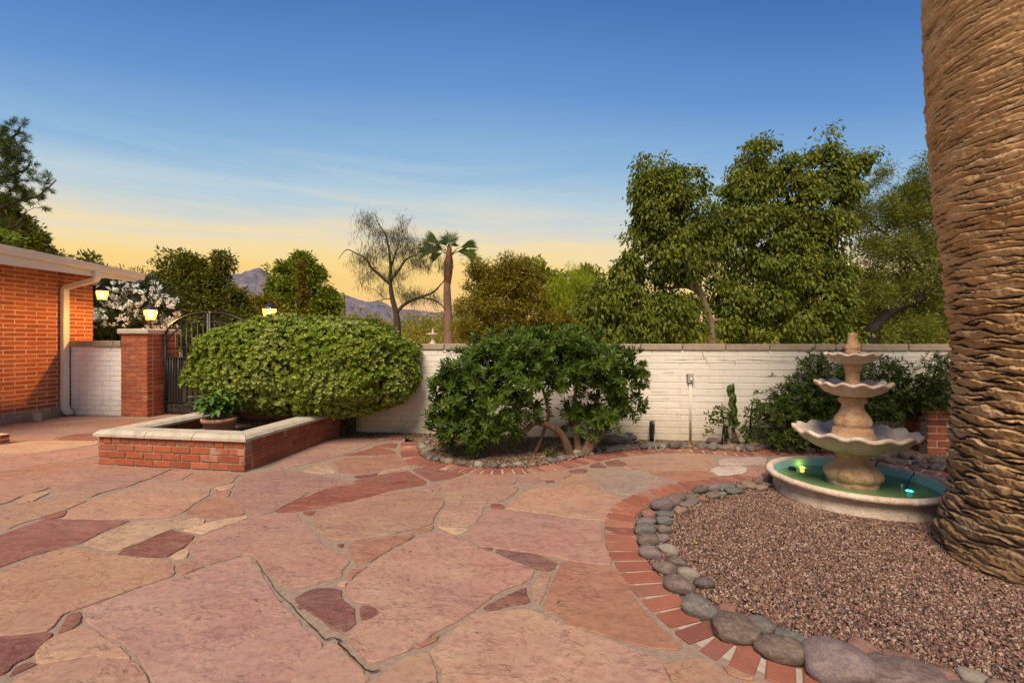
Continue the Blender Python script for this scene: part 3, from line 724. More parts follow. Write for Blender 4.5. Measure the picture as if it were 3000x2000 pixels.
T_ = lambda a, b, c: (a, b, c, 1)
SC = dict(t=T_(.315, .196, .132), y=T_(.375, .258, .172), p=T_(.285, .172, .136), r=T_(.145, .044, .032), m=T_(.110, .042, .041), o=T_(.275, .140, .088), g=T_(.225, .180, .150), w=T_(.40, .35, .30))
ST = [
 ('r', 7, [(-60,520),(0,505),(290,405),(420,398),(640,402),(900,405),(820,440),(700,480),(620,530),(560,560),(380,600),(180,660),(0,720),(-60,745)]),
 ('r', 7, [(305,395),(325,385),(455,338),(455,350),(430,378),(340,400)]),
 ('t', 7, [(-60,345),(0,345),(90,290),(250,275),(540,250),(600,270),(500,310),(455,330),(300,380),(130,430),(60,465),(-60,470)]),
 ('t', 7, [(430,395),(480,335),(560,295),(760,230),(900,185),(1000,165),(1270,135),(1450,185),(1440,230),(1370,275),(1260,350),(1190,375),(1060,385),(900,385),(700,402),(480,395)]),
 ('p', 7, [(-60,100),(190,75),(260,60),(690,15),(960,40),(1190,50),(1050,110),(900,165),(700,215),(620,245),(360,240),(400,185),(340,180),(290,200),(130,245),(60,280),(-60,310)]),
 ('y', 7, [(115,288),(130,252),(190,227),(330,207),(345,215),(240,270),(200,278)]),
 ('p', 7, [(960,160),(1180,60),(1260,52),(1340,75),(1250,125),(1100,148)]),
 ('t', 7, [(1265,125),(1370,75),(1655,88),(1600,145),(1470,178),(1290,130)]),
 ('y', 7, [(1480,195),(1490,177),(1615,152),(1603,185),(1560,195)]), ('o', 7, [(1470,240),(1490,205),(1600,200),(1580,240),(1520,250)]),
 ('o', 7, [(1270,355),(1380,280),(1450,255),(1530,255),(1600,280),(1650,305),(1680,350),(1660,370),(1440,400)]),
 ('p', 7, [(1595,255),(1620,215),(1640,140),(1700,90),(1960,55),(2030,65),(2230,105),(2470,150),(2300,175),(2130,210),(2080,245),(1900,335),(1860,350),(1790,370),(1740,366),(1690,340),(1670,300)]),
 ('y', 7, [(590,570),(620,540),(720,500),(830,450),(950,415),(1150,395),(1280,382),(1410,405),(1380,440),(1200,460),(1120,490),(960,560),(820,612),(720,615)]),
 ('y', 7, [(1270,470),(1400,430),(1560,395),(1690,374),(1720,385),(1650,408),(1560,438),(1400,500),(1330,483)]),
 ('r', 7, [(810,630),(900,590),(1180,478),(1345,512),(1290,570),(1250,600),(1160,650),(1100,655),(880,640)]),
 ('y', 7, [(1175,650),(1250,607),(1290,612),(1300,640),(1290,663),(1210,678)]), ('o', 7, [(1230,695),(1330,672),(1405,710),(1400,722),(1260,775),(1235,775)]),
 ('t', 7, [(-60,775),(100,712),(300,640),(440,602),(520,602),(740,640),(1040,665),(1180,692),(1195,720),(1185,745),(1200,775),(1000,850),(800,920),(600,993),(500,1018),(430,1060),(370,1130),(300,1170),(120,1190),(-60,1203)]),
 ('r', 7, [(390,1180),(430,1120),(470,1050),(540,1030),(562,1075),(550,1110),(470,1160)]),
 ('t', 7, [(240,1310),(330,1230),(400,1190),(560,1130),(640,1160),(830,1280),(900,1350),(600,1335),(280,1380)]),
 ('t', 7, [(150,1480),(270,1397),(600,1352),(900,1370),(960,1420),(1010,1490),(1050,1600),(1060,1800),(-60,1800),(-60,1545),(60,1540)]),
 ('m', 7, [(-60,1225),(0,1218),(240,1188),(345,1183),(370,1195),(300,1250),(220,1330),(90,1390),(40,1450),(-60,1480)]), ('m', 7, [(70,1475),(110,1410),(200,1378),(250,1385),(230,1400),(140,1440)]),
 ('p', 7, [(580,1012),(800,932),(1000,862),(1200,802),(1400,742),(1600,682),(1705,652),(1745,690),(1830,820),(1935,960),(2040,1080),(2140,1190),(2215,1250),(2235,1275),(2150,1345),(2095,1410),(2050,1500),(1990,1600),(1960,1800),(1120,1800),(1080,1560),(1040,1490),(1000,1420),(950,1340),(860,1270),(700,1170),(600,1110),(565,1050)]),
 ('p', 8, [(345,1318),(375,1318),(430,1362),(500,1432),(565,1500),(575,1530),(540,1568),(430,1640),(300,1800),(60,1800),(110,1568),(160,1500),(205,1430),(240,1395)]),
 ('m', 8, [(125,1050),(200,1000),(250,985),(400,980),(430,1000),(440,1040),(490,1080),(503,1110),(500,1190),(480,1220),(430,1250),(370,1240),(300,1180),(160,1080)]),
 ('m', 8, [(530,1160),(530,1112),(547,1092),(590,1095),(650,1135),(600,1160),(545,1168)]),
 ('p', 8, [(450,960),(560,870),(640,805),(750,745),(880,680),(1000,642),(1110,662),(1250,732),(1400,792),(1500,832),(1600,880),(1580,920),(1530,955),(1420,985),(1370,1010),(1300,1060),(1220,1120),(1100,1190),(980,1250),(900,1310),(830,1358),(700,1405),(595,1425),(565,1390),(475,1320),(462,1270),(500,1215),(565,1185),(665,1140),(600,1080),(545,1075),(510,1065),(460,1020)]),
 ('o', 8, [(455,720),(520,697),(700,672),(760,667),(855,652),(870,662),(830,690),(740,732),(650,787),(590,828),(512,832),(472,790)]), ('o', 8, [(862,640),(880,627),(988,600),(978,625),(882,652)]),
 ('o', 8, [(458,925),(462,890),(500,852),(575,842),(555,862),(515,888),(470,935)]), ('y', 8, [(388,968),(402,952),(445,942),(450,955),(430,973)]), ('r', 8, [(392,715),(433,710),(428,733),(412,733)]),
 ('t', 8, [(237,550),(262,520),(330,490),(500,452),(700,402),(850,387),(980,397),(1028,410),(1045,450),(1035,480),(1018,510),(988,540),(973,588),(880,618),(700,658),(550,683),(372,693),(322,668),(272,620),(252,580)]),
 ('r', 8, [(12,518),(60,490),(190,430),(300,387),(480,332),(680,287),(825,268),(945,335),(930,353),(750,378),(500,448),(300,492),(180,508),(100,516)]),
 ('r', 8, [(188,515),(283,509),(258,533),(202,538)]), ('r', 8, [(855,258),(900,246),(1050,264),(1175,283),(1100,308),(972,332),(900,290)]),
 ('t', 8, [(1035,350),(1100,312),(1250,292),(1478,297),(1498,320),(1473,350),(1507,375),(1488,400),(1430,438),(1370,460),(1080,458),(1048,430),(1042,390)]),
 ('p', 8, [(922,383),(942,362),(1010,347),(1025,378),(1010,393)]), ('r', 8, [(1327,475),(1347,466),(1400,471),(1416,490),(1404,500),(1340,497)]),
 ('t', 8, [(1003,568),(1013,532),(1052,487),(1082,472),(1298,472),(1288,500),(1238,588),(1198,602),(1060,602),(1005,597)]), ('y', 8, [(1005,606),(1060,612),(1185,620),(1195,628),(1150,648),(1110,652),(1040,620)]),
 ('p', 8, [(1303,517),(1340,507),(1550,517),(1700,542),(2000,577),(2012,600),(2018,700),(2058,780),(2082,828),(2058,842),(1900,828),(1800,808),(1760,798),(1600,768),(1430,743),(1350,733),(1280,738),(1183,670),(1212,632),(1242,602)]),
 ('m', 8, [(1277,740),(1292,730),(1342,741),(1328,753),(1300,750)]), ('m', 8, [(1362,753),(1400,750),(1550,771),(1650,791),(1732,831),(1718,850),(1670,871),(1600,863),(1500,820),(1420,785)]),
 ('t', 8, [(1582,965),(1642,893),(1698,902),(1688,950),(1648,1050),(1620,1087),(1602,1060),(1582,1010)]), ('m', 8, [(1282,1100),(1400,1042),(1550,972),(1573,1060),(1558,1073),(1400,1098),(1300,1118)]),
 ('t', 8, [(642,1530),(722,1472),(830,1393),(948,1375),(975,1440),(1005,1510),(1023,1568),(1050,1800),(600,1800),(640,1620)]), ('o', 8, [(862,1343),(920,1302),(1000,1268),(1025,1272),(985,1310),(900,1343)]),
 ('t', 8, [(1437,495),(1442,470),(1512,412),(1600,372),(1800,362),(1950,382),(2080,412),(2140,435),(2125,470),(2058,548),(2028,567),(1850,553),(1600,518)]),
 ('p', 8, [(0,225),(200,133),(400,68),(560,62),(640,70),(690,85),(600,105),(430,172),(300,203),(100,248),(0,262)]),
 ('r', 8, [(425,176),(600,130),(640,122),(738,142),(755,163),(600,170)]), ('r', 8, [(605,122),(718,97),(765,103),(743,128),(640,118)]),
 ('o', 8, [(352,215),(430,192),(600,182),(750,167),(788,192),(852,228),(660,262),(640,275),(500,288),(422,288),(398,265),(402,240)]), ('y', 8, [(182,270),(300,224),(338,232),(388,280),(300,283)]),
 ('y', 8, [(655,280),(668,264),(852,234),(842,247),(780,260),(692,283)]), ('r', 8, [(487,303),(640,281),(645,290),(532,313)]),
 ('g', 3, [(1670,1380),(1750,1332),(1900,1308),(2050,1327),(2230,1387),(2335,1420),(2140,1488),(1980,1515),(1860,1507),(1750,1478),(1690,1430)]),
 ('t', 11, [(760,385),(900,355),(1100,337),(1400,328),(1590,340),(1690,440),(1640,480),(1590,490),(1250,490),(1000,500),(880,490),(800,440)]),
 ('o', 11, [(1010,508),(1250,497),(1590,500),(1690,560),(1600,580),(1350,600),(1200,570)]),
 ('w', 11, [(1605,492),(1660,462),(1900,452),(1980,470),(1960,520),(1700,550)]), ('w', 11, [(1690,400),(1800,370),(2100,357),(2170,372),(2160,430),(1720,440)]),
 ('p', 11, [(1990,465),(2150,440),(2160,500),(2080,560),(1900,535),(1970,520)]),
 ('m', 11, [(220,500),(300,480),(400,483),(408,500),(370,520),(270,520)]), ('m', 11, [(430,440),(520,405),(600,460),(590,468),(430,462)]), ('m', 11, [(580,410),(720,388),(795,435),(740,452),(620,450)]), ('t', 11, [(745,462),(800,450),(860,485),(780,482)]),
 ('t', 11, [(150,590),(300,530),(420,525),(470,610),(530,670),(400,660),(120,625)]), ('t', 11, [(-200,480),(-30,490),(190,500),(250,525),(130,590),(0,585),(-160,540)]), ('p', 11, [(-280,545),(-180,545),(-20,590),(-120,625),(-260,620)]),
 ('m', 11, [(-10,592),(85,590),(90,605),(0,615)]), ('g', 11, [(300,530),(420,485),(700,480),(900,520),(560,560),(480,600)]) ,
 ('t', 6, [(572,987),(700,972),(778,974),(850,1012),(928,1090),(1000,1162),(1180,1300),(700,1300),(650,1120)]), ('o', 6, [(855,992),(1020,1060),(1000,1066),(910,1050)]), ('t', 6, [(960,1080),(1100,1095),(1200,1152),(1300,1200),(1230,1260),(1000,1130)]),
]
ST = [s for s in ST if not (s[0] == 'g' and s[1] == 11)]
polys = [(c, [gp(*p) for p in crop(k, pts)]) for c, k, pts in ST]
# pieces traced over two crops
def two(c, *parts):
    L = []
    for k, pts in parts: L += crop(k, pts)
    polys.append((c, [gp(*p) for p in L]))
two('p', (7, [(1290,600),(1320,545),(1400,512),(1550,457),(1650,414),(1750,388),(1930,360),(2035,358)]), (8, [(140,545),(262,665),(322,730),(422,785),(455,822),(448,850),(422,880),(430,916),(330,932),(210,968),(105,975)]), (7, [(1965,860),(1865,775),(1755,645),(1700,632),(1560,672),(1430,707),(1345,650)]))
two('o', (8, [(1742,872),(1772,824),(1850,820),(1960,842),(2095,858),(2165,930)]), (6, [(455,700),(520,775),(590,845),(670,905),(640,920),(500,905),(300,848),(120,800)]), (8, [(1752,1155),(1640,1105),(1665,1040),(1705,950)]))
two('t', (8, [(985,1345),(1050,1295),(1150,1208),(1213,1148),(1330,1138),(1550,1118),(1640,1148),(1750,1198),(1900,1248),(2100,1318)]), (6, [(480,940),(560,990),(600,1080),(640,1160),(680,1300)]), (8, [(1120,1800),(1045,1568),(1035,1500),(995,1430),(962,1372)]))
# far walkway beside the house and in front of the gate (crop 12)
for c, pts in [('p', [(-150,420),(150,400),(600,380),(900,330),(1400,345),(1500,370),(900,420),(300,440),(-150,470)]),
               ('o', [(300,450),(900,430),(1650,370),(2100,350),(2300,340),(2000,410),(1500,480),(1000,470),(600,475)]),
               ('p', [(-150,490),(250,450),(600,485),(1000,480),(1480,490),(1300,560),(900,580),(500,560),(-150,580)]),
               ('p', [(-150,600),(400,575),(780,595),(760,640),(400,650),(150,690),(-150,690)]),
               ('r', [(780,615),(1050,570),(1320,545),(1310,600),(1370,650),(1150,650),(800,645)]),
               ('y', [(-150,740),(60,710),(400,670),(760,655),(1150,660),(1360,655),(1350,700),(1100,740),(700,800),(400,830),(-150,845)]),
               ('p', [(-150,860),(400,840),(800,800),(1360,720),(1370,860),(1200,900),(700,960),(300,1040),(-150,1110)]),
               ('o', [(-150,1130),(350,1040),(700,970),(1000,960),(1380,900),(1385,960),(1100,1030),(600,1100),(100,1200),(-150,1240)])]:
    polys.append((c, [gp(*p) for p in crop(12, pts)]))

def poly_area(P): return .5 * sum(P[i].x * P[(i + 1) % len(P)].y - P[(i + 1) % len(P)].x * P[i].y for i in range(len(P)))
def inset(P, d):
    if poly_area(P) < 0: P = P[::-1]
    n = len(P); out = []
    for i in range(n):
        a, b, c = P[i - 1], P[i], P[(i + 1) % n]
        e1 = (b - a).normalized(); e2 = (c - b).normalized()
        nn = (Vector((-e1.y, e1.x, 0)) + Vector((-e2.y, e2.x, 0)))
        if nn.length < 1e-5: nn = Vector((-e1.y, e1.x, 0))
        nn.normalize(); k = max(.45, nn.dot(Vector((-e1.y, e1.x, 0))))
        out.append(b + nn * d / k)
    return out
def rough_poly(P, step=.045, amp=.0035):
    out = []; n = len(P); off = 0.0
    for i in range(n):
        a, b = P[i], P[(i + 1) % n]; L = (b - a).length; k = max(1, int(L / step))
        t = (b - a) / max(L, 1e-6); nn = Vector((-t.y, t.x, 0))
        for j in range(k):
            off = off * .6 + rnd.gauss(0, amp)
            out.append(a + (b - a) * (j / k) + nn * (off if j or True else 0))
    return out
def chamfer_poly(P, k=.22):
    out = []; n = len(P)
    for i in range(n):
        a, b, c = P[i - 1], P[i], P[(i + 1) % n]
        d1 = min(.014, (a - b).length * k); d2 = min(.014, (c - b).length * k)
        out.append(b + (a - b).normalized() * d1); out.append(b + (c - b).normalized() * d2)
    return out
def flagstone(P, col, ztop, amp=.0035, shrink=.004):
    if poly_area(P) < 0: P = P[::-1]
    P = inset(P, shrink); P = chamfer_poly(P); P = rough_poly(P, amp=amp)
    n = len(P); In = inset(P, .0035)
    c = sum(P, Vector()) / n
    vs = [(p.x - c.x, p.y - c.y, 0) for p in In] + [(p.x - c.x, p.y - c.y, -.004) for p in P] + [(p.x - c.x, p.y - c.y, -.028) for p in P]
    fs = [list(range(n))]
    for i in range(n):
        j = (i + 1) % n
        fs += [[i, n + i, n + j, j], [n + i, 2 * n + i, 2 * n + j, n + j]]
    v = .88 + .24 * rnd.random(); w = rnd.uniform(-.012, .03)
    col = (col[0] * v + w * .5, col[1] * v, col[2] * v - w * .3, 1)
    link('flagstone', mesh('flagstone', vs, fs, M_FLAG), patio, loc=(c.x, c.y, ztop), col=col)
for c, P in polys:
    flagstone(P, SC[c], rnd.uniform(-.001, .0025), shrink=-.0025)
# filler stones where nothing was traced: jittered cells, kept clear of the traced ones
trP = [np.array([(p.x, p.y) for p in P]) for c, P in polys]
def inside(poly, pt):
    x_, y_ = pt; c = False; n = len(poly)
    for i in range(n):
        x1, y1 = poly[i][0], poly[i][1]; x2, y2 = poly[i - 1][0], poly[i - 1][1]
        if (y1 > y_) != (y2 > y_) and x_ < (x2 - x1) * (y_ - y1) / (y2 - y1 + 1e-12) + x1: c = not c
    return c
pat_np = [(p.x, p.y) for p in patio_poly]
Bc = Vector((-2.457, 4.19, 0)); Ac = Bc - U * 1.6; PLN = 1.80
plan_np = [tuple((Ac - U * .05 - V * .05)[:2]), tuple((Bc + U * .05 - V * .05)[:2]), tuple((Bc + U * .05 + V * PLN)[:2]), tuple((Ac - U * .05 + V * PLN)[:2])]
brd = [[(p.x, p.y) for p in (P_ + Q_[::-1])] for P_, Q_ in ((PA, QA), (PB, QB), (PS, QS))]
blocked = trP + [plan_np] + brd + [[(p.x, p.y) for p in bedA]]
bbs = [(min(q[0] for q in b), max(q[0] for q in b), min(q[1] for q in b), max(q[1] for q in b), b) for b in blocked]
def free(pt):
    for x0, x1, y0, y1, b in bbs:
        if x0 < pt[0] < x1 and y0 < pt[1] < y1 and inside(b, pt): return False
    return inside(pat_np, pt)
gx, gy = .42, .30
seedpts = {}
for i in range(-24, 12):
    for j in range(0, 31):
        seedpts[(i, j)] = Vector((i * gx + (.5 * gx if j % 2 else 0) + rnd.uniform(-.16, .16), j * gy + rnd.uniform(-.09, .09), 0))
def clip(P, m, nrm):
    out = []
    for i in range(len(P)):
        a, b = P[i - 1], P[i]; da = (a - m).dot(nrm); db = (b - m).dot(nrm)
        if (da < 0) != (db < 0): out.append(a + (b - a) * (da / (da - db)))
        if db < 0: out.append(b)
    return out
for (i, j), s in seedpts.items():
    if s.length > 10: continue
    P = [s + Vector((-.5, -.4, 0)), s + Vector((.5, -.4, 0)), s + Vector((.5, .4, 0)), s + Vector((-.5, .4, 0))]
    for di in range(-3, 4):
        for dj in range(-3, 4):
            q = seedpts.get((i + di, j + dj))
            if (di or dj) and q is not None and P: P = clip(P, (s + q) / 2, (q - s).normalized())
    if len(P) < 3: continue
    for sc in (1.0, .7, .45):
        Q = [s + (p - s) * sc * .95 for p in P]
        test = Q + [(a + b) / 2 for a, b in zip(Q, Q[1:] + Q[:1])]
        if all(free((t[0], t[1])) for t in test):
            if abs(poly_area(Q)) > .004:
                flagstone(Q, SC[rnd.choice('ttppoopyr' if s.y > 1 else 'tp')], -.003 + rnd.uniform(0, .002))
            break

# crack that runs along the joint in the foreground
crk = [gp(*p) for p in crop(7, [(1760,680),(1830,790),(1900,890),(1990,980),(2070,1065),(2160,1150),(2240,1228),(2290,1218),(2345,1240)])] + [gp(*p) for p in crop(8, [(400,1330),(470,1395),(545,1470),(590,1497),(650,1492)])]
crk = smooth_line(crk, 4); vs = []; fs = []
for i, p in enumerate(crk):
    t = (crk[min(i + 1, len(crk) - 1)] - crk[max(i - 1, 0)]).normalized(); w = (.001 + .002 * min(1, i / 25)) * rnd.uniform(.5, 1.4)
    nn = Vector((-t.y, t.x, 0)); o_ = nn * rnd.uniform(-.003, .003)
    vs += [tuple(p + o_ + nn * w + Vector((0, 0, .0034))), tuple(p + o_ - nn * w + Vector((0, 0, .0034)))]
    if i: fs.append([2 * i - 2, 2 * i - 1, 2 * i + 1, 2 * i])
M_CRACK = mat_simple('crack_dirt', (.018, .012, .008), (.03, .02, .014), 40)
link('crack', mesh('crack', vs, fs, M_CRACK), patio)

# ------------------------------------------------------------------ river stones
rock_meshes = []
for k in range(9):
    bm = bmesh.new(); bmesh.ops.create_icosphere(bm, subdivisions=3, radius=1.0)
    o1 = Vector((rnd.uniform(-9, 9), rnd.uniform(-9, 9), rnd.uniform(-9, 9)))
    for v in bm.verts:
        d = v.co.normalized(); s = 1 + .26 * mn.noise(d * .9 + o1) + .13 * mn.noise(d * 2.0 + o1) + .03 * mn.noise(d * 5 + o1)
        pw = Vector((math.copysign(abs(d.x) ** .85, d.x), math.copysign(abs(d.y) ** .85, d.y), math.copysign(abs(d.z) ** .9, d.z)))
        v.co = pw * s
    rock_meshes.append(bm_mesh('river_stone', bm, M_ROCK, True))
rock_small = []
for k in range(6):
    bm = bmesh.new(); bmesh.ops.create_icosphere(bm, subdivisions=2, radius=1.0)
    o1 = Vector((rnd.uniform(-9, 9), rnd.uniform(-9, 9), rnd.uniform(-9, 9)))
    for v in bm.verts:
        d = v.co.normalized(); v.co = d * (1 + .28 * mn.noise(d * 1.1 + o1))
    rock_small.append(bm_mesh('river_stone', bm, M_ROCK, True))
RC0 = dict(p=T_(.17, .115, .11), v=T_(.19, .14, .145), b=T_(.15, .105, .08), g=T_(.13, .125, .12), s=T_(.11, .125, .12), t=T_(.30, .20, .135), r=T_(.27, .115, .08), w=T_(.34, .29, .24), d=T_(.10, .075, .07), o=T_(.36, .20, .07), e=T_(.17, .19, .155))
RC = {k_: (c_[0] * .72, c_[1] * .72, c_[2] * .72, 1) for k_, c_ in RC0.items()}
# near bed stones traced from the photo: (x, y, w, h, colour, rotation)
edgeA = empty('gravel_bed_stone_edging', (gp(1870, 1600)), kind='structure')
NS = [(575,215,118,62,'v',8),(503,262,76,46,'r',0),(585,262,92,34,'s',-5),(495,297,100,36,'v',0),(578,292,80,56,'s',0),(487,336,110,62,'g',0),(660,243,64,40,'t',0),(582,337,78,48,'p',0),(502,388,112,62,'b',0),(570,381,76,46,'v',0),
      (515,443,112,84,'v',-30),(603,436,94,56,'w',-25),(648,487,84,74,'b',-35),(583,515,110,96,'b',-25),(702,553,102,64,'w',-20),(657,600,150,108,'p',-28),(780,597,92,58,'d',-10),(762,708,180,150,'g',-35),(890,728,92,60,'r',-15),
      (935,823,236,108,'b',-18),(1055,797,140,120,'g',-30),(1172,925,246,108,'b',-16),(1200,872,150,70,'s',-22),(1440,985,320,180,'v',-22),(1578,928,165,122,'r',-35),(1752,990,182,76,'r',-16),(1760,1065,330,150,'p',-14),(1930,1060,180,80,'r',-22),(2105,1068,130,80,'w',-10),
      (620,195,100,52,'p',-8),(640,180,90,40,'b',-5),(712,177,68,48,'b',10),(720,200,70,40,'g',0),(770,185,58,48,'r',0),(760,138,76,50,'d',0),(825,133,72,46,'v',0),(885,132,80,40,'e',0),(920,145,88,36,'s',0),(958,128,60,34,'b',0),(990,110,66,26,'t',0),(1005,125,62,34,'t',0),(1050,98,60,38,'b',20),(1058,132,62,30,'t',0),(1085,118,50,34,'s',0),
      (822,170,66,36,'b',0),(868,163,42,22,'e',0),(690,215,70,22,'v',0),(1690,1010,60,50,'w',0),(1890,1150,260,120,'b',-12),(2080,1160,230,110,'p',-12),(2250,1130,150,90,'t',-12)]
for (x6, y6, w, h, c, rz) in NS:
    px, py = 1600 + x6 / 1.68, 1350 + (y6 + h * .34) / 1.68
    P = gp(px, py, -.005); wm = w / 1.68 * P.y / F * .5
    dep = wm * rnd.uniform(.62, .8); hz = min(wm * .56, h / 1.68 * P.y / F * .48)
    v = rnd.uniform(.85, 1.15); cc = RC[c]
    link('river_stone', rnd.choice(rock_meshes), edgeA, loc=(P.x, P.y, hz * .55), rot=(rnd.uniform(-.15, .15), rnd.uniform(-.15, .15), R(rz * 1.2) + rnd.uniform(-.15, .15)), scale=(wm * 1.02, dep, hz), col=(cc[0] * v, cc[1] * v, cc[2] * v, 1))
edgeB = empty('wall_bed_stone_edging', QB[0], kind='structure')
QBn = offset(PB, -.195 - .05)
QBf = resample(QBn, .05)
for i in range(len(QBf) - 1):
    p = QBf[i]; t = (QBf[i + 1] - p).normalized(); inw = Vector((-t.y, t.x, 0))
    if (QBn[0] - PB[0]).dot(Vector((-(QBf[1] - QBf[0]).y, (QBf[1] - QBf[0]).x, 0))) < 0: inw = -inw
    nrow = 1 + (p.x > .9 or i < 14)
    for row in range(nrow):
        if rnd.random() < .25: continue
        sz = rnd.choice((.026, .030, .034, .040, .046)) * (1.0 + .25 * (p.x > .9))
        q = p + inw * (row * .075 + rnd.uniform(-.022, .018)) + t * rnd.uniform(-.02, .02)
        cc = RC[rnd.choice('pvbgstrwbdtedpb')]; v = rnd.uniform(.8, 1.25)
        link('river_stone', rnd.choice(rock_small), edgeB, loc=(q.x, q.y, sz * .28), rot=(rnd.uniform(-.3, .3), rnd.uniform(-.3, .3), rnd.uniform(0, 3)), scale=(sz * rnd.uniform(1, 1.5), sz * rnd.uniform(.8, 1), sz * rnd.uniform(.6, .85)), col=(cc[0] * v, cc[1] * v, cc[2] * v, 1))
for (px, py, s, c) in [(2137, 1303, .065, 'w'), (2208, 1311, .06, 'o'), (2190, 1312, .045, 'g'), (2090, 1302, .07, 'v'), (1975, 1312, .07, 'd'), (2320, 1323, .055, 'r'), (2372, 1326, .06, 's'), (1720, 1325, .06, 'w'), (1738, 1322, .05, 't'), (1690, 1332, .05, 'w'), (2650, 1345, .07, 'd'), (2690, 1350, .06, 'p'), (2745, 1362, .07, 'd'), (2600, 1338, .06, 'b')]:
    P = gp(px, py); cc = RC[c]
    link('river_stone', rnd.choice(rock_meshes), edgeB, loc=(P.x, P.y, s * .45), rot=(0, 0, rnd.uniform(-.4, .4)), scale=(s, s * .75, s * .68), col=cc)

def litter(label, spots, mat, zoff):
    vs = []; fs = []
    for P in spots:
        a = rnd.uniform(0, 6.28); L = rnd.uniform(.006, .018); w = L * rnd.uniform(.2, .5); d = Vector((math.cos(a), math.sin(a), 0)); n_ = Vector((-d.y, d.x, 0)); b = len(vs)
        vs += [P - d * L, P + n_ * w + Vector((0, 0, .004)), P + d * L + Vector((0, 0, rnd.uniform(0, .006))), P - n_ * w + Vector((0, 0, .001))]
        fs += [[b, b + 2, b + 1], [b, b + 3, b + 2]]
    o = link('leaf_litter', mesh('leaf_litter', vs, fs, mat)); tag(o, label, 'leaf litter', None, 'stuff')
M_LITTER = mat_simple('dry_leaf', (.10, .055, .025), (.26, .16, .07), 60)
sp = []
while len(sp) < 170:
    P = Vector((rnd.uniform(.3, 3.4), rnd.uniform(1.4, 4.4), .004))
    if inside([(p.x, p.y) for p in visA], (P.x, P.y)) and (P - FC0).length > .66: sp.append(P)
while len(sp) < 300:
    q = rnd.choice(QB); P = Vector((q.x + rnd.uniform(-.4, .4), q.y + rnd.uniform(.1, .8), .010))
    if P.y < wall_y(P.x) - .04: sp.append(P)
while len(sp) < 360: sp.append(Vector((rnd.uniform(-5, .3), rnd.uniform(1.2, 6), .003)))
sp = [p for p in sp if not inside(plan_np, (p.x, p.y))]
litter('scattered bits of dry leaf on the gravel beds and between the paving stones', sp, M_LITTER, 0)
# ------------------------------------------------------------------ walls
def brick_run(parent, O, Ud, Nd, length, z0, n, course, bl, depth, mat, name='brick', joint=.010, phase=0, stuff=None, xstart=0.0, ends=0.0, proud=.003, jitter=.0015, headers=()):
    """running bond on a face that starts at O, runs along Ud, faces Nd. Each brick an object, or one joined mesh when stuff"""
    rz = math.atan2(Ud.y, Ud.x); bm = bmesh.new() if stuff else None
    for k in range(n):
        b_ = bl if k not in headers else bl * .5
        s = xstart - ((k + phase) % 2) * b_ * .5
        lo = ends * ((k) % 2)
        while s < length:
            a = max(s, lo); b = min(s + b_, length)
            s += b_
            if b - a < .03: continue
            L = b - a - joint; H = course - joint
            c = O + Ud * ((a + b) / 2) + Nd * (proud - depth / 2 + rnd.uniform(-jitter, jitter)) + Vector((0, 0, z0 + course * (k + .5) + rnd.uniform(-.0007, .0007)))
            if stuff: box_bm(bm, c - Vector(parent.location), (L, depth, H), rz, .003)
            else: link(name, brick_mesh(L, depth, H, mat), parent, loc=c, rot=(0, 0, rz))
    if stuff:
        o = link(name + 's', bm_mesh(name + 's', bm, mat), None); o.parent = parent; o['kind'] = 'stuff'

# --- long cream wall
wall = empty('garden_wall', W0, 'long cream painted block garden wall with concrete coping behind the shrubs and fountain', 'wall')
x_start, x_vis = -3.75, -2.12
Lw = (x_vis - W0.x) / WD.x
OV = W0 + WD * Lw; vis_len = 7.35; cz = .0782
def slab(name, O, Ud, Nd, s0, s1, t0, t1, z0, z1, mat, parent, bevel=0):
    """box on a line: s along Ud, t along -Nd (depth)"""
    c = O + Ud * ((s0 + s1) / 2) - Nd * ((t0 + t1) / 2) + Vector((0, 0, (z0 + z1) / 2))
    return box(name, c, (abs(s1 - s0), abs(t1 - t0), z1 - z0), mat, parent, math.atan2(Ud.y, Ud.x), bevel)
slab('wall_core', OV, WD, WN, -1.72, vis_len + 1.5, .006, .19, -.06, 1.094, M_WHITE, wall)
brick_run(wall, OV, WD, WN, vis_len, 0, 14, cz, .335, .04, M_WHITE, name='block', joint=.004, proud=.0012, jitter=.0018)
brick_run(wall, OV - WD * 1.675, WD, WN, 1.665, 0, 14, cz, .335, .04, M_WHITE, name='block', joint=.0045, proud=.0015, stuff=True)
brick_run(wall, OV + WD * (vis_len + .01), WD, WN, 1.4, 0, 14, cz, .335, .04, M_WHITE, name='block', joint=.0045, proud=.0015, stuff=True)
def wp(px, py, off=.008):
    q = W0 + WN * off; dx, dz = (px - 1500) / F, -(py - 1000) / F
    t_ = (q.x * WN.x + q.y * WN.y) / (dx * WN.x + WN.y); return Vector((dx * t_, t_, EYE + dz * t_))
def wall_crack(pts, w=.0022):
    P_ = smooth_line([wp(*p) for p in pts], 2); vs = []; fs = []
    for i, p in enumerate(P_):
        t_ = (P_[min(i + 1, len(P_) - 1)] - P_[max(i - 1, 0)]).normalized(); nn = t_.cross(WN).normalized() * w * rnd.uniform(.3, 1.2)
        vs += [p + nn - W0, p - nn - W0]
        if i: fs.append([2 * i - 2, 2 * i - 1, 2 * i + 1, 2 * i])
    o = bpy.data.objects.new('crack', mesh('crack', vs, fs, M_CRACKW)); COL.objects.link(o); o.parent = wall
M_CRACKW = mat_simple('wall_crack_dirt', (.10, .07, .045), (.16, .12, .08), 40)
wall_crack([(2057, 1031), (2060, 1040), (2063, 1047), (2070, 1051)]); wall_crack([(1955, 1052), (2000, 1053), (2045, 1051), (2070, 1052), (2070, 1068)])
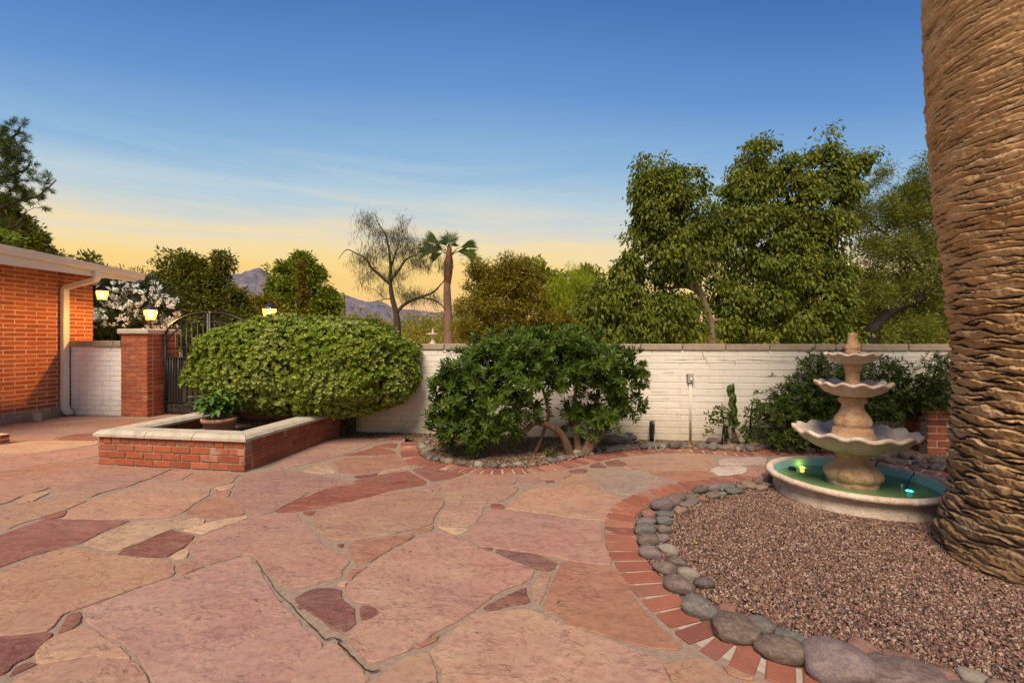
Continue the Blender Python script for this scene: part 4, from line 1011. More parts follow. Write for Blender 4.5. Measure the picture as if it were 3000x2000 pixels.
wall_crack([(2100, 1053), (2130, 1055), (2150, 1057), (2165, 1053), (2200, 1053), (2240, 1055), (2290, 1058), (2345, 1056)]); wall_crack([(2154, 1056), (2153, 1070)])
wall_crack([(1864, 1148), (1865, 1166), (1900, 1167), (1960, 1167)], .0016); wall_crack([(1984, 1207), (1984, 1222)]); wall_crack([(1181, 1242), (1181, 1258)]); wall_crack([(1160, 1261), (1188, 1262)])
wall_crack([(1905, 1132), (1907, 1146), (1960, 1148)], .0015); wall_crack([(1935, 1091), (1975, 1091)], .0015); wall_crack([(2560, 1055), (2620, 1056), (2730, 1055)], .0016)
s = -1.7; k = 0
while s < vis_len + 1.4:
    L = .493
    c = OV + WD * (s + L / 2) - WN * .095 + Vector((0, 0, 1.094 + .0385 + rnd.uniform(-.001, .001)))
    link('coping_block', brick_mesh(L - .008, .225, .075, M_CAPSTONE, .005), wall, loc=c, rot=(0, 0, math.atan2(WD.y, WD.x) + rnd.uniform(-.002, .002)))
    s += L

# --- house
HL = lambda Y: Vector((-8.51 + .1584 * Y, Y, 0))
Hc = HL(7.89)
house = empty('brick_house', Hc, 'red brick house with cream eave, gutter and downspout at the left edge', 'house')
HY0 = 3.6
hv = V; hn = U                         # wall runs along V, faces +U
wallp = empty('wall', Hc); wallp.parent = house; wallp.location = (0, 0, 0)
house_wall = wallp
def hbox(name, s0, s1, t0, t1, z0, z1, mat, parent=house, bevel=.003):
    # s along V measured from the corner (negative = towards the camera), t outward along U
    c = Hc + V * ((s0 + s1) / 2) + U * ((t0 + t1) / 2) + Vector((0, 0, (z0 + z1) / 2))
    return box(name, c, (abs(t1 - t0), abs(s1 - s0), z1 - z0), mat, parent, -A9, bevel)
hbox('wall_core', -4.3, -.006, -4.6, -.003, .0, 2.45, M_MORTAR, wallp)
# bricks are children of the wall (house > wall > brick)
class _P: pass
def hbricks(length, s_from, stuff):
    O = Hc + V * s_from
    n = 33; course = .0663; bl = .275; joint = .010; rz = math.atan2(V.y, V.x); bm = bmesh.new() if stuff else None
    for k in range(n):
        s = -((k % 2) * bl * .5)
        while s < length:
            a, b = max(s, 0), min(s + bl, length); s += bl
            if b - a < .03: continue
            c = O + V * ((a + b) / 2) + U * (-.045 + rnd.uniform(-.001, .001)) + Vector((0, 0, .144 + course * (k + .5)))
            if stuff: box_bm(bm, c - Hc, (b - a - joint, .09, course - joint), rz, .003)
            else: link('brick', brick_mesh(b - a - joint, .09, course - joint, M_BRICK), wallp, loc=c, rot=(0, 0, rz))
    if stuff:
        o = bpy.data.objects.new('bricks', bm_mesh('bricks', bm, M_BRICK)); COL.objects.link(o); o.parent = wallp; o['kind'] = 'stuff'
hbricks(1.925, -1.925, False)
hbricks(2.2, -4.13, True)
bm = bmesh.new()                        # bricks of the far end wall, seen only from the side
for k in range(33):
    for j in range(12):
        c = Vector((0, 0, 0)) + U * (-.1 - j * .275 - (k % 2) * .137) - V * .03 + Vector((0, 0, .144 + .0663 * (k + .5)))
        if j == 0 and k % 2 == 0: continue
        box_bm(bm, c, (.265, .06, .056), -A9, .003)
o = bpy.data.objects.new('bricks', bm_mesh('bricks', bm, M_BRICK)); COL.objects.link(o); o.parent = wallp; o['kind'] = 'stuff'
hbox('foundation', -4.4, .0, -.2, .028, -.02, .142, M_FOUND, house, .012)
# roof, fascia, gutter
def prism(name, rings, mat, parent, closed=True):
    n = len(rings[0]); vs = [v for r in rings for v in r]; fs = []
    for i in range(len(rings) - 1):
        for j in range(n if closed else n - 1):
            k = (j + 1) % n; fs.append([i * n + j, i * n + k, (i + 1) * n + k, (i + 1) * n + j])
    if closed:
        fs.append(list(range(n))[::-1]); fs.append([(len(rings) - 1) * n + j for j in range(n)])
    o0 = (Vector(parent.location) + (Vector(parent.parent.location) if parent.parent else Vector())) if parent else Vector()
    me = mesh(name, [Vector(v) - o0 for v in vs], fs, mat)
    bm = bmesh.new(); bm.from_mesh(me); bmesh.ops.recalc_face_normals(bm, faces=bm.faces[:]); bm.to_mesh(me); bm.free()
    return link(name, me, parent, loc=o0 if parent else (0, 0, 0))
ovh = .605
s_end_f, s_end_g = .20, .30
zt = lambda s: 2.405 - .052 * (s - .2)                  # gutter top falls slightly towards the corner
def hp(s, t, z): return Hc + V * s + U * t + Vector((0, 0, z))
ROOF_F = lambda: prism('fascia', [[hp(s, ovh, 2.245), hp(s, ovh + .025, 2.245), hp(s, ovh + .025, zt(s) - .02), hp(s, ovh, zt(s) - .02)] for s in (-4.3, s_end_f)], M_CREAM, roof_o)
ROOF_S = lambda: prism('soffit', [[hp(s, -4.5, 2.325), hp(s, ovh - .002, 2.325), hp(s, ovh - .002, 2.345), hp(s, -4.5, 2.345)] for s in (-4.3, s_end_f)], M_CREAM, roof_o)
roof_o = prism('roof', [[hp(s, -4.6, zt(s) + .12), hp(s, -4.6, zt(s) - .05), hp(s, ovh + .02, zt(s) - .022), hp(s, ovh + .04, zt(s) + .012)] for s in (-4.3, s_end_g + .01)], M_ROOF, house)
gprof = [(0, -.115), (.055, -.115), (.075, -.085), (.078, -.055), (.09, -.03), (.092, -.004), (.08, -.004), (.066, -.05), (.05, -.10), (.012, -.10), (.012, -.004), (0, -.004)]
ROOF_F(); ROOF_S()
prism('gutter', [[hp(s, ovh + .026 + a, zt(s) + b) for a, b in gprof] for s in (-4.3, s_end_g)], M_CREAM, roof_o)
def rect_sweep(name, pts, w, d, side, mat, parent):
    rings = []
    P = [Vector(p) for p in pts]
    for i, p in enumerate(P):
        t = (P[min(i + 1, len(P) - 1)] - P[max(i - 1, 0)]).normalized(); b = side; nrm = t.cross(b).normalized()
        rings.append([p + b * w / 2 + nrm * d / 2, p - b * w / 2 + nrm * d / 2, p - b * w / 2 - nrm * d / 2, p + b * w / 2 - nrm * d / 2])
    return prism(name, rings, mat, parent)
sD = -.475
top = hp(sD, ovh + .07, zt(sD) - .105)
spout = rect_sweep('downspout', [top, top + Vector((0, 0, -.10)), top + Vector((0, 0, -.145)) - U * .03, hp(sD, .12, 2.085), hp(sD, .07, 2.065), hp(sD, .05, 2.02), hp(sD, .05, 1.0), hp(sD, .05, .16), hp(sD - .0, .065, .10), hp(sD, .11, .055), hp(sD, .16, .04)], .085, .065, V, M_CREAM, house)
for zz_ in (1.86, .35): hbox('downspout_strap', sD - .05, sD + .05, .012, .085, zz_, zz_ + .02, M_CREAM, spout, .001)
P = gp(104, 1233); box('drain_box', (P.x, P.y + .03, .06), (.075, .07, .115), M_GREY, house, -A9, .004)

# --- short white wall
PL = Vector((-6.28, 7.30, 0))
sw = empty('short_wall', PL, 'short white painted block wall between the brick house and the gate pillar', 'wall')
slen = 1.00
SO = PL - U * slen + V * .03
slab('wall_core', SO, U, -V, 0, slen, .009, .18, -.02, 1.118, M_WHITE2, sw)
brick_run(sw, SO, U, -V, slen - .002, .0, 14, .0799, .31, .04, M_WHITE2, name='block', joint=.008, proud=.002)
for a, b in ((-.01, .43), (.43, .86), (.86, .998)):
    c = SO + U * ((a + b) / 2) + V * .085 + Vector((0, 0, 1.118 + .047)); link('coping_block', brick_mesh(b - a - .008, .24, .092, M_CAPSTONE, .006), sw, loc=c, rot=(0, 0, -A9))

# --- gate pillars
def pillar(O, label):
    pr = empty('gate_pillar', O, label, 'pillar', 'brick gate pillars')
    w, d, h = .50, .56, 1.316
    slab('core', O, U, -V, .008, w - .008, .008, d - .008, -.02, h, M_MORTAR, pr, .001)
    n = 19; c = h / n
    E = .0
    brick_run(pr, O, U, -V, w, 0, n, c, .2, .09, M_BRICKP, ends=0, joint=.009, proud=.001)
    brick_run(pr, O + U * w + V * .092, V, U, d - .18, 0, n, c, .2, .09, M_BRICKP, joint=.009, phase=1, proud=.001)
    brick_run(pr, O + V * (d - .0) + U * w, -U, V, w, 0, n, c, .2, .09, M_BRICKP, joint=.009, proud=.001, stuff=True)
    brick_run(pr, O + V * (d - .09), -V, -U, d - .18, 0, n, c, .2, .09, M_BRICKP, joint=.009, proud=.001, stuff=True)
    cc = O + U * w / 2 + V * d / 2
    bm = bmesh.new(); box_bm(bm, (0, 0, 0), (w + .075, d + .075, .085), 0, .014)
    link('capstone', bm_mesh('capstone', bm, M_PCAP), pr, loc=cc + Vector((0, 0, h + .043)), rot=(0, 0, -A9))
    return pr, cc + Vector((0, 0, h + .086))
p1, top1 = pillar(PL, 'brick gate pillar with stone cap left of the iron gate, lantern on top')
GO = PL + U * .515 + V * .285
leafw = .825
P2 = GO + U * (2 * leafw + .015) - V * .285
p2, top2 = pillar(P2, 'brick gate pillar with stone cap right of the iron gate, half hidden by the round hedge')

# --- lanterns
def lantern(O, label, cat, wall_dir=None, sc=1.0, group='lit lanterns', power=40):
    r = empty('lantern', O, label, cat, group)
    if wall_dir is None:
        z0 = O.z
        lathe('stem', [(0, 0), (.05, 0), (.05, .012), (.025, .02), (.02, .05), (.028, .06), (.018, .075), (.018, .12), (.05, .13), (.07, .15), (0, .15)], 16, M_IRON, r, O)
        zb = .15
    else:
        tubes('bracket', [(smooth_line([O, O + wall_dir * .06 + Vector((0, 0, .08)), O + wall_dir * .13 + Vector((0, 0, .12)), O + wall_dir * .15 + Vector((0, 0, .07))], 6), .008)], 8, M_IRON, r)
        bm = bmesh.new(); box_bm(bm, (0, 0, 0), (.09, .016, .16), 0, .004)
        link('back_plate', bm_mesh('back_plate', bm, M_IRON), r, loc=O + wall_dir * .008, rot=(0, 0, math.atan2(wall_dir.y, wall_dir.x) + R(90)))
        zb = -.17
    off = (wall_dir * .15 if wall_dir is not None else Vector())
    b = O + off
    rb, rt, hg = .075 * sc, .108 * sc, .165 * sc
    ang = [R(60 * i + 12) for i in range(6)]
    for i in range(6):
        a0, a1 = ang[i], ang[(i + 1) % 6]
        k = .985
        vs = [(rb * k * math.cos(a0), rb * k * math.sin(a0), zb), (rb * k * math.cos(a1), rb * k * math.sin(a1), zb), (rt * k * math.cos(a1), rt * k * math.sin(a1), zb + hg), (rt * k * math.cos(a0), rt * k * math.sin(a0), zb + hg)]
        link('pane', mesh('pane', vs, [[0, 1, 2, 3]], M_LAMP), r, loc=b)
    bars = [([b + Vector((rb * math.cos(a), rb * math.sin(a), zb)), b + Vector((rt * math.cos(a), rt * math.sin(a), zb + hg))], .0045) for a in ang]
    for rr, zq in ((rb, zb), (rt, zb + hg)):
        bars.append(([b + Vector((rr * math.cos(a), rr * math.sin(a), zq)) for a in ang + ang[:1]], .006))
    tubes('frame', bars, 6, M_IRON, r, smooth=False)
    lathe('bulb', [(.0005, zb + .03), (.012, zb + .032), (.016, zb + .06), (.026, zb + .085), (.024, zb + .11), (.0005, zb + .125)], 12, M_BULB, r, b)
    ld = bpy.data.lights.new('lantern_light', 'POINT'); ld.energy = power; ld.color = (1, .50, .14); ld.shadow_soft_size = .02
    lo = bpy.data.objects.new('lantern_light', ld); COL.objects.link(lo); lo.parent = r; lo.location = (b - O) + Vector((0, 0, zb + .15))
    th = zb + hg
    roof_ = lathe('roof', [(rt * 1.12, th), (rt * 1.15, th + .008), (rt * .9, th + .03), (rt * .55, th + .065), (rt * .3, th + .085), (rt * .22, th + .09), (rt * .2, th + .10), (rt * .1, th + .105), (0, th + .105)], 6, M_IRON, r, b, smooth=False)
    lathe('finial', [(0, th + .10), (.012, th + .105), (.016, th + .118), (.008, th + .13), (.012, th + .14), (.003, th + .165), (0, th + .17)], 10, M_IRON, roof_, b)
    if wall_dir is None: pass
    lathe('base_ring', [(0, zb - .012), (rb * .8, zb - .012), (rb * 1.05, zb), (0, zb)], 12, M_IRON, r, b)
    return r
lantern(top1 + Vector((0, 0, 0)), 'lit black lantern on the brick pillar left of the gate', 'lantern', power=150)
lantern(top2, 'lit black lantern rising behind the top of the round hedge', 'lantern')
lantern(hp(.012, -.02, 2.10), 'lit black wall lantern hanging at the corner of the brick house', 'lantern', wall_dir=V)

# --- gate
def gate_leaf(mirror, label):
    O = GO if not mirror else GO + U * (2 * leafw)
    D = U if not mirror else -U
    r = empty('gate_leaf', O, label, 'gate', 'iron gate leaves')
    q = lambda s, z, t=0: O + D * s + V * t + Vector((0, 0, z))
    bar = lambda name, pts, rad, sides=4: tubes(name, [(pts, rad)], sides, M_IRON, r, smooth=False)
    def arch(s, lo, hi):            # quarter arch rising to the meeting post
        t = s / leafw; return lo + (hi - lo) * math.sqrt(max(0, 1 - (1 - t) ** 2.1))
    bar('hinge_post', [q(.015, .03), q(.015, 1.31)], .022); bar('meeting_post', [q(leafw - .018, .03), q(leafw - .018, 1.655)], .022)
    bar('arch', [q(s, arch(s, 1.24, 1.67) + .0) for s in np.linspace(.015, leafw - .01, 16)], .020)
    bar('arch', [q(s, arch(s, 1.06, 1.515)) for s in np.linspace(.015, leafw - .01, 16)], .013)
    for z_ in (1.10, .93, .21, .05): bar('rail', [q(.02, z_), q(leafw - .02, z_)], .011)
    n = 7; fin = lambda s, z_, par: lathe('finial', [(0, 0), (.012, .004), (.016, .014), (.008, .026), (.013, .034), (.011, .05), (.004, .07), (0, .085)], 8, M_IRON, par, q(s, z_))
    for i in range(1, n + 1):
        s = leafw * i / (n + 1); zt_ = arch(s, 1.06, 1.515) + .035 if i % 2 == 0 or i > 2 else .965
        fin(s, zt_, bar('picket', [q(s, .21), q(s, zt_)], .0075))
    for i in range(1, 4):
        s = leafw * (i - .5) / 8; fin(s, .955, bar('picket', [q(s, .21), q(s, .955)], .0075))
    pts = [[q(.05 + .0, .06)], []]
    for k_, s0 in enumerate((.2, .42, .62)):
        for sg in (-1, 1):
            pp = []
            for a in np.linspace(0, 1.6 * math.pi, 18):
                rr = .052 * (1 - a / 7.5); pp.append(q(s0 + sg * (.055 - rr * math.cos(a)), .12 + rr * math.sin(a)))
            bar('scroll', pp, .0055)
    slab('screen', q(.03, 0, .018) if not mirror else q(leafw - .03, 0, .018), U, -V, 0, leafw - .06, 0, .004, .05, .93, M_SCREEN, r, 0)
    if not mirror:
        for z_ in (.18, .82): box('hinge', q(-.004, z_), (.03, .03, .05), M_IRON, r, -A9, .004)
    return r
gate_leaf(False, 'left leaf of the arched black iron gate beside the brick pillar')
gate_leaf(True, 'right leaf of the arched black iron gate, mostly hidden by the round hedge')

# ------------------------------------------------------------------ raised brick planter
pl = empty('raised_planter', Bc, 'low rectangular red brick planter with beige capstones on the patio', 'planter')
pw, pd, ph = 1.6, PLN, .28
n4 = 4; th = .19
def pslab(s0, s1, t0, t1):
    c = Ac + U * ((s0 + s1) / 2) + V * ((t0 + t1) / 2) + Vector((0, 0, ph / 2 - .01)); box('wall_core', c, (abs(s1 - s0), abs(t1 - t0), ph - .002 + .02), M_PMORT, pl, -A9, 0)
i_ = .007
pslab(i_, pw - i_, i_, th - i_); pslab(i_, pw - i_, pd - th + i_, pd - i_); pslab(i_, th - i_, th - i_, pd - th + i_); pslab(pw - th + i_, pw - i_, th - i_, pd - th + i_)
brick_run(pl, Ac, U, -V, pw, 0, n4, ph / n4, .205, .09, M_BRICK2, joint=.011, headers=(3,), proud=.002, jitter=.003)
brick_run(pl, Bc + V * .092, V, U, pd - .092, 0, n4, ph / n4, .205, .09, M_BRICK2, joint=.011, headers=(3,), phase=1, proud=.002, jitter=.003)
brick_run(pl, Ac + V * pd, -V, -U, pd - .092, 0, n4, ph / n4, .205, .09, M_BRICK2, joint=.011, proud=.002, stuff=True)
brick_run(pl, Ac + V * pd + U * pw, -U, V, pw - .0, 0, n4, ph / n4, .205, .09, M_BRICK2, joint=.011, proud=.002, stuff=True)
# inner faces
brick_run(pl, Ac + V * (pd - th) + U * th, U, -V, pw - 2 * th, 0, n4, ph / n4, .205, .06, M_BRICK2, joint=.011, proud=.002)
brick_run(pl, Ac + U * th + V * th, V, U, pd - 2 * th, 0, n4, ph / n4, .205, .06, M_BRICK2, joint=.011, proud=.002)
brick_run(pl, Ac + U * (pw - th) + V * (pd - th), -V, -U, pd - 2 * th, 0, n4, ph / n4, .205, .06, M_BRICK2, joint=.011, proud=.002, stuff=True)
brick_run(pl, Ac + U * (pw - th) + V * th, -U, V, pw - 2 * th, 0, n4, ph / n4, .205, .06, M_BRICK2, joint=.011, proud=.002, stuff=True)
cprof = [(-.030, 0), (-.030, .026), (-.022, .031), (-.018, .034), (-.006, .047), (.012, .056), (.178, .056), (.196, .047), (.208, .034), (.212, .031), (.22, .026), (.22, 0)]
def capblock(O, Ud, Nin, s0, s1, m0=0, m1=0):
    """profile swept from s0 to s1; m: mitre slope at either end"""
    rings = []
    for s, m in ((s0 + .003, m0), (s1 - .003, m1)):
        rings.append([O + Ud * (s + m * a) + Nin * a + Vector((0, 0, ph + b + .001)) for a, b in cprof])
    o = prism('capstone', rings, M_PCAP, pl)
    return o
def caprun(O, Ud, Nin, L, n):
    xs = [0] + [L * k / n + rnd.uniform(-.02, .02) for k in range(1, n)] + [L]
    for k in range(n): capblock(O, Ud, Nin, xs[k], xs[k + 1], 1 if k == 0 else 0, -1 if k == n - 1 else 0)
caprun(Ac, U, V, pw, 3); caprun(Bc, V, -U, pd, 4); caprun(Bc + V * pd, -U, -V, pw, 3); caprun(Ac + V * pd, -V, U, pd, 4)
inner = [Ac + U * a + V * b for a, b in ((th, th), (pw - th, th), (pw - th, pd - th), (th, pd - th))]
sheet('soil', [p for p in inner], .165, M_SOIL, pl).location = -Vector(pl.location)
gravel_gn('gravel', inner, .175, 9000, .008, M_GRAVEL2, 'brown gravel filling the raised brick planter', seed=8)

# fragment of another planter at the left edge
lp = empty('brick_step', gp(2, 1302), 'low brick edging block just entering the frame at the far left', 'brick block')
O_ = gp(2, 1302) - U * .9
slab('core', O_, U, -V, 0, .9 - .006, .006, .088, -.01, .11, M_MORTAR, lp, 0)
brick_run(lp, O_, U, -V, .9, 0, 2, .056, .205, .09, M_BRICK2, proud=.002)

# brick planter at the right end of the wall
rpO = gp(2716, 1330); rp = empty('corner_planter', rpO, 'tall narrow brick planter between the cream wall and the palm trunk', 'planter')
RU = WD; RV = -WN
rpw, rpd = 1.1, max(.25, (wall_y(rpO.x) - rpO.y) - .02)
slab('core', rpO, RU, WN, .006, rpw, .006, rpd, -.02, .52, M_MORTAR, rp, 0)
brick_run(rp, rpO, RU, WN, rpw, 0, 7, .075, .2, .09, M_BRICK2, proud=.002, joint=.012)
brick_run(rp, rpO + RV * rpd, -RV, -RU, rpd - .09, 0, 7, .075, .2, .09, M_BRICK2, proud=.002, joint=.012)
slab('capstone', rpO, RU, WN, -.02, rpw, -.02, rpd, .527, .565, M_CAPSTONE, rp, .004)

# ------------------------------------------------------------------ fountain
FC = Vector((2.685, 3.587, 0))
fo = empty('fountain', FC, 'three tiered cast stone fountain with scalloped bowls standing in a round pool', 'fountain')
lathe('pool_wall', [(.55, -.03), (.548, .02), (.54, .07), (.548, .10), (.58, .108), (.596, .122), (.600, .138), (.592, .15), (.575, .157), (.555, .155), (.543, .147), (.540, .135)], 96, M_POOL, fo, FC,
      rf=lambda r, z_, t: r * (1 + .004 * np.sin(7 * t) + .003 * np.sin(23 * t)))
lathe('pool_lining', [(.5398, .136), (.533, .08), (.525, .012)], 96, M_LINING, fo, FC)
lathe('pool_floor', [(.526, .0125), (.3, .012), (.001, .012)], 64, M_ALGAE, fo, FC)
lathe('water', [(.532, .076), (.3, .076), (.001, .076)], 64, M_WATER, fo, FC)
def scroll_rf(nl, amp, z0, z1):
    def f(r, z_, t):
        w = np.clip(1 - np.abs((z_ - (z0 + z1) / 2) / ((z1 - z0) / 2)), 0, 1) ** .5
        return r * (1 + w * amp * (np.abs(np.cos(nl * t / 2 + .35)) ** .7 * 1.6 - 1))
    return f
lathe('pedestal', [(.165, .012), (.168, .09), (.172, .10), (.160, .108), (.172, .122), (.186, .14), (.190, .16), (.182, .19), (.150, .222), (.118, .25), (.103, .278), (.100, .290), (.112, .300), (.121, .31), (.122, .325), (.115, .336), (.10, .345)], 96, M_STONEW, fo, FC, rf=scroll_rf(8, .12, .10, .295))
def bowl(name, R_, z0, zr, r0, nl, amp, inner_r, q=.018, mat=M_POOL):
    h = zr - z0
    prof = [(r0, z0), (r0 * 1.25, z0 + .004), (R_ * .50, z0 + h * .12), (R_ * .70, z0 + h * .33), (R_ * .86, z0 + h * .62), (R_ - q * 1.3, zr - q * 1.1), (R_ - q * .55, zr - q * .75), (R_, zr - q * .55), (R_ + q * .25, zr), (R_, zr + q * .55), (R_ - q * .7, zr + q * .7), (R_ - q * 1.4, zr + q * .4), (R_ - q * 2.0, zr - q * .3), (R_ * .78, z0 + h * .66), (R_ * .5, z0 + h * .45), (inner_r, z0 + h * .38), (0.001, z0 + h * .38)]
    return lathe(name, prof, nl * 12, mat, fo, FC,
                 rf=lambda r, z_, t: r * (1 + (.020 * np.cos(nl * t + .5 * np.sin(2 * t)) + .012 * np.sin(3 * t + R_ * 40)) * (r / R_) ** 2),
                 zf=lambda r, z_, t: z_ + amp * (np.cos(nl * t + .5 * np.sin(2 * t)) + .25 * np.sin(5 * t + R_ * 50)) * np.clip(r / R_, 0, 1.1) ** 4)
bowl('lower_bowl', .405, .332, .490, .11, 15, .013, .12, .024)
lathe('pedestal', [(.12, .39), (.150, .40), (.152, .45), (.146, .462), (.138, .475), (.134, .50), (.130, .52), (.112, .535), (.120, .545), (.124, .565), (.116, .60), (.090, .64), (.074, .672), (.070, .70), (.078, .715), (.092, .722), (.094, .742), (.084, .752), (.080, .764)], 96, M_STONEW, fo, FC, rf=scroll_rf(8, .10, .53, .71))
bowl('middle_bowl', .252, .764, .868, .07, 13, .011, .06, .019)
lathe('pedestal', [(.058, .80), (.060, .85), (.052, .862), (.046, .89), (.045, .93), (.049, .96), (.056, .985), (.060, 1.0), (.060, 1.012), (.055, 1.022)], 48, M_STONEW, fo, FC, rf=scroll_rf(8, .03, .86, 1.0))
bowl('upper_bowl', .188, 1.022, 1.098, .055, 12, .008, .045, .014)
lathe('finial', [(.045, 1.05), (.048, 1.115), (.049, 1.128), (.044, 1.131), (.050, 1.142), (.052, 1.155), (.044, 1.172), (.035, 1.19), (.031, 1.22), (.032, 1.25), (.034, 1.256), (.028, 1.262), (.012, 1.263), (.011, 1.272), (0, 1.273)], 48, M_STONEW, fo, FC, rf=lambda r, z_, t: r * (1 + .06 * np.cos(8 * t) * ((z_ > 1.132) & (z_ < 1.18))))
# pool lights
def pool_light(P, mat, col, label, up, energy):
    r = empty('pool_light', P, label, 'pool light', 'pool lights')
    lathe('housing', [(0, -.02), (.028, -.02), (.034, -.005), (.033, .004), (.028, .006)], 18, M_CORD, r, P)
    lathe('lens', [(.0275, .005), (.018, .010), (.0005, .012)], 16, mat, r, P)
    if up: lathe('nozzle', [(.007, .0), (.008, .03), (.010, .031), (.010, .042), (.008, .043), (0.0005, .043)], 14, M_PCAP, r, P + Vector((-.012, .055, 0)))
    ld = bpy.data.lights.new('pool_light_glow', 'POINT'); ld.energy = energy; ld.color = col; ld.shadow_soft_size = .02
    lo = bpy.data.objects.new('pool_light_glow', ld); COL.objects.link(lo); lo.parent = r; lo.location = (0, 0, .04)
PY = gp(2350, 1371, .066); PT = gp(2664, 1440, .066)
pool_light(PY, M_LEDY, (1, .85, .1), 'glowing yellow light in the left of the fountain pool', False, .04)
pool_light(PT, M_LEDB, (.05, .75, 1), 'glowing teal light with a short nozzle in the right of the pool', True, .006)
q1 = gp(2321, 1371, .088)
lathe('pump', [(0, -.02), (.03, -.02), (.032, .0), (.022, .012), (0.001, .014)], 16, M_CORD, fo, q1)
c1 = tubes('cable', [(smooth_line([PT + Vector((0, .03, .0)), gp(2664, 1405, .12), gp(2678, 1385, .15), gp(2670, 1370, .158), gp(2672, 1345, .16) + Vector((0, .02, -.05))], 6), .0035)], 6, M_CORD)
tag(c1, 'thin black cable curling over the back rim of the fountain pool on the right', 'cable')
c2 = tubes('cable', [(smooth_line([gp(2560, 1372, .10), gp(2566, 1360, .15), gp(2572, 1352, .165), gp(2580, 1346, .14)], 6), .005)], 6, M_CORD)
tag(c2, 'short thick black cable over the pool rim just right of the pedestal', 'cable')

# ------------------------------------------------------------------ big palm trunk
def palm_trunk():
    r = empty('palm_tree', palmC, 'thick ringed palm trunk rising out of the frame at the right edge', 'palm tree')
    hs = [-.05, 0, .06, .14, .25, .4, .8, 1.2, 1.6, 2.0, 2.6, 3.3, 4.5, 6.6]
    rs = [.600, .597, .59, .575, .555, .542, .536, .536, .566, .612, .648, .668, .662, .62]
    zs = np.concatenate([np.linspace(-.05, 4.6, 1060), np.linspace(4.62, 6.6, 120)])
    nh = len(zs)
    th = np.concatenate([np.linspace(R(120), R(322), 420, endpoint=False), np.linspace(R(322), R(480), 70, endpoint=False)])
    na = len(th)
    TH, Z = np.meshgrid(th, zs)
    Rr = np.interp(Z, hs, rs)
    def vn(u, v, s):
        g_ = np.random.default_rng(s).random((256, 512))
        x0 = np.floor(u).astype(int); y0 = np.floor(v).astype(int)
        fx = u - x0; fy = v - y0; fx = fx * fx * (3 - 2 * fx); fy = fy * fy * (3 - 2 * fy)
        return lambda nu: ((g_[x0 % nu % 256, y0 % 512] * (1 - fx) + g_[(x0 + 1) % nu % 256, y0 % 512] * fx) * (1 - fy) + (g_[x0 % nu % 256, (y0 + 1) % 512] * (1 - fx) + g_[(x0 + 1) % nu % 256, (y0 + 1) % 512] * fx) * fy)
    a01 = TH / (2 * math.pi)
    DZ = lambda q: np.interp(q, [0, .4, 1.2, 2.2, 5], [.040, .046, .046, .032, .029])
    dz = DZ(Z)
    ph_ = np.interp(Z, zs, np.cumsum(np.r_[0, np.diff(zs) / DZ(zs[1:])]))
    wob = ((vn(a01 * 9, Z * 3.1, 3)(9) - .5) * .040 + (vn(a01 * 30, Z * 8, 4)(30) - .5) * .018) * np.interp(Z, [0, 1.2, 2.2, 5], [1.2, 1, .7, .7]) + (vn(a01 * 110, Z * 22, 41)(110) - .5) * .012
    tt = ph_ + wob / dz
    nl = 10
    cc_ = np.cos(2 * math.pi * (a01 * nl + .25 * np.sin(np.floor(tt) * 1.7)))
    Aw = np.interp(Z, [0, 1.0, 1.9, 5], [.34, .32, .17, .14]) + .10 * (vn(a01 * 12, Z * 3, 44)(12) - .5)
    k0 = np.floor(tt); bnd = lambda k: k + Aw * cc_ * np.where(k % 2 == 0, 1, -1)
    row = np.where(tt < bnd(k0), k0 - 1, np.where(tt >= bnd(k0 + 1), k0 + 1, k0))
    thk = np.maximum(bnd(row + 1) - bnd(row), .05)
    f = np.clip((tt - bnd(row)) / thk, 0, 1)
    lens = a01 * nl + (row % 2) * .5
    fine = vn(a01 * 200, Z * 70, 6)(200)
    fl = vn(a01 * 70, row * 7.3 + f * 1.6, 5)(70)
    lip = f ** .8 * (1 - np.clip((f - .86) / .14, 0, 1) ** 1.2)
    h_ = .025 * np.clip(thk, .3, 1.4) ** .7 * lip * (.45 + .9 * fl)
    h_ += (fine - .5) * .009
    cx_ = a01 * 150 + row * .61 + (fine - .5) * 1.1 + (vn(a01 * 40, Z * 30, 55)(40) - .5) * 1.5; cxf = np.abs(cx_ - np.floor(cx_) - .5)
    keepc = np.floor(vn(np.floor(cx_) * 1.0, row, 9)(150) * 2.4)
    h_ -= .012 * np.clip(1 - cxf * 7, 0, 1) * (keepc > 0) * lip
    # bulge and rough flare at the foot
    foot = np.clip(1 - Z / .30, 0, 1)
    h_ = h_ * (1 - .3 * foot) + foot * (.05 * (vn(a01 * 14, Z * 8, 12)(14) - .3))
    h_ += .02 * (vn(a01 * 5, Z * 1.1, 14)(5) - .5)
    h_ = h_ * np.interp(Z, [0, 1.5, 2.3, 5], [.95, .95, .58, .5])
    Rt = Rr + h_
    X = Rt * np.cos(TH); Yv = Rt * np.sin(TH)
    Vs = np.stack([X, Yv, Z], -1).reshape(-1, 3)
    i = np.arange(nh - 1)[:, None] * na; j = np.arange(na)[None]; j2 = (j + 1) % na
    Fs = np.stack([i + j, i + j2, i + na + j2, i + na + j], -1)
    # keep coarse faces on the far side: drop every other is not possible simply, so cut resolution by masking nothing
    me = np_mesh('trunk', Vs, Fs.reshape(-1, 4), None, True)
    t = NT('palm_bark')
    at_ = t.new('ShaderNodeAttribute', attribute_name='scale_rnd'); 
    a2 = t.new('ShaderNodeAttribute', attribute_name='gap')
    v = t.coord(kind='Object', scale=(1, 1, 9.0)); n1 = t.noise(v, 5, 8, .74, .5); n2 = t.noise(v, 60, 5, .7)
    v3 = t.coord(kind='Object', scale=(1, 1, 1)); n3 = t.noise(v3, 1.3, 4, .5)
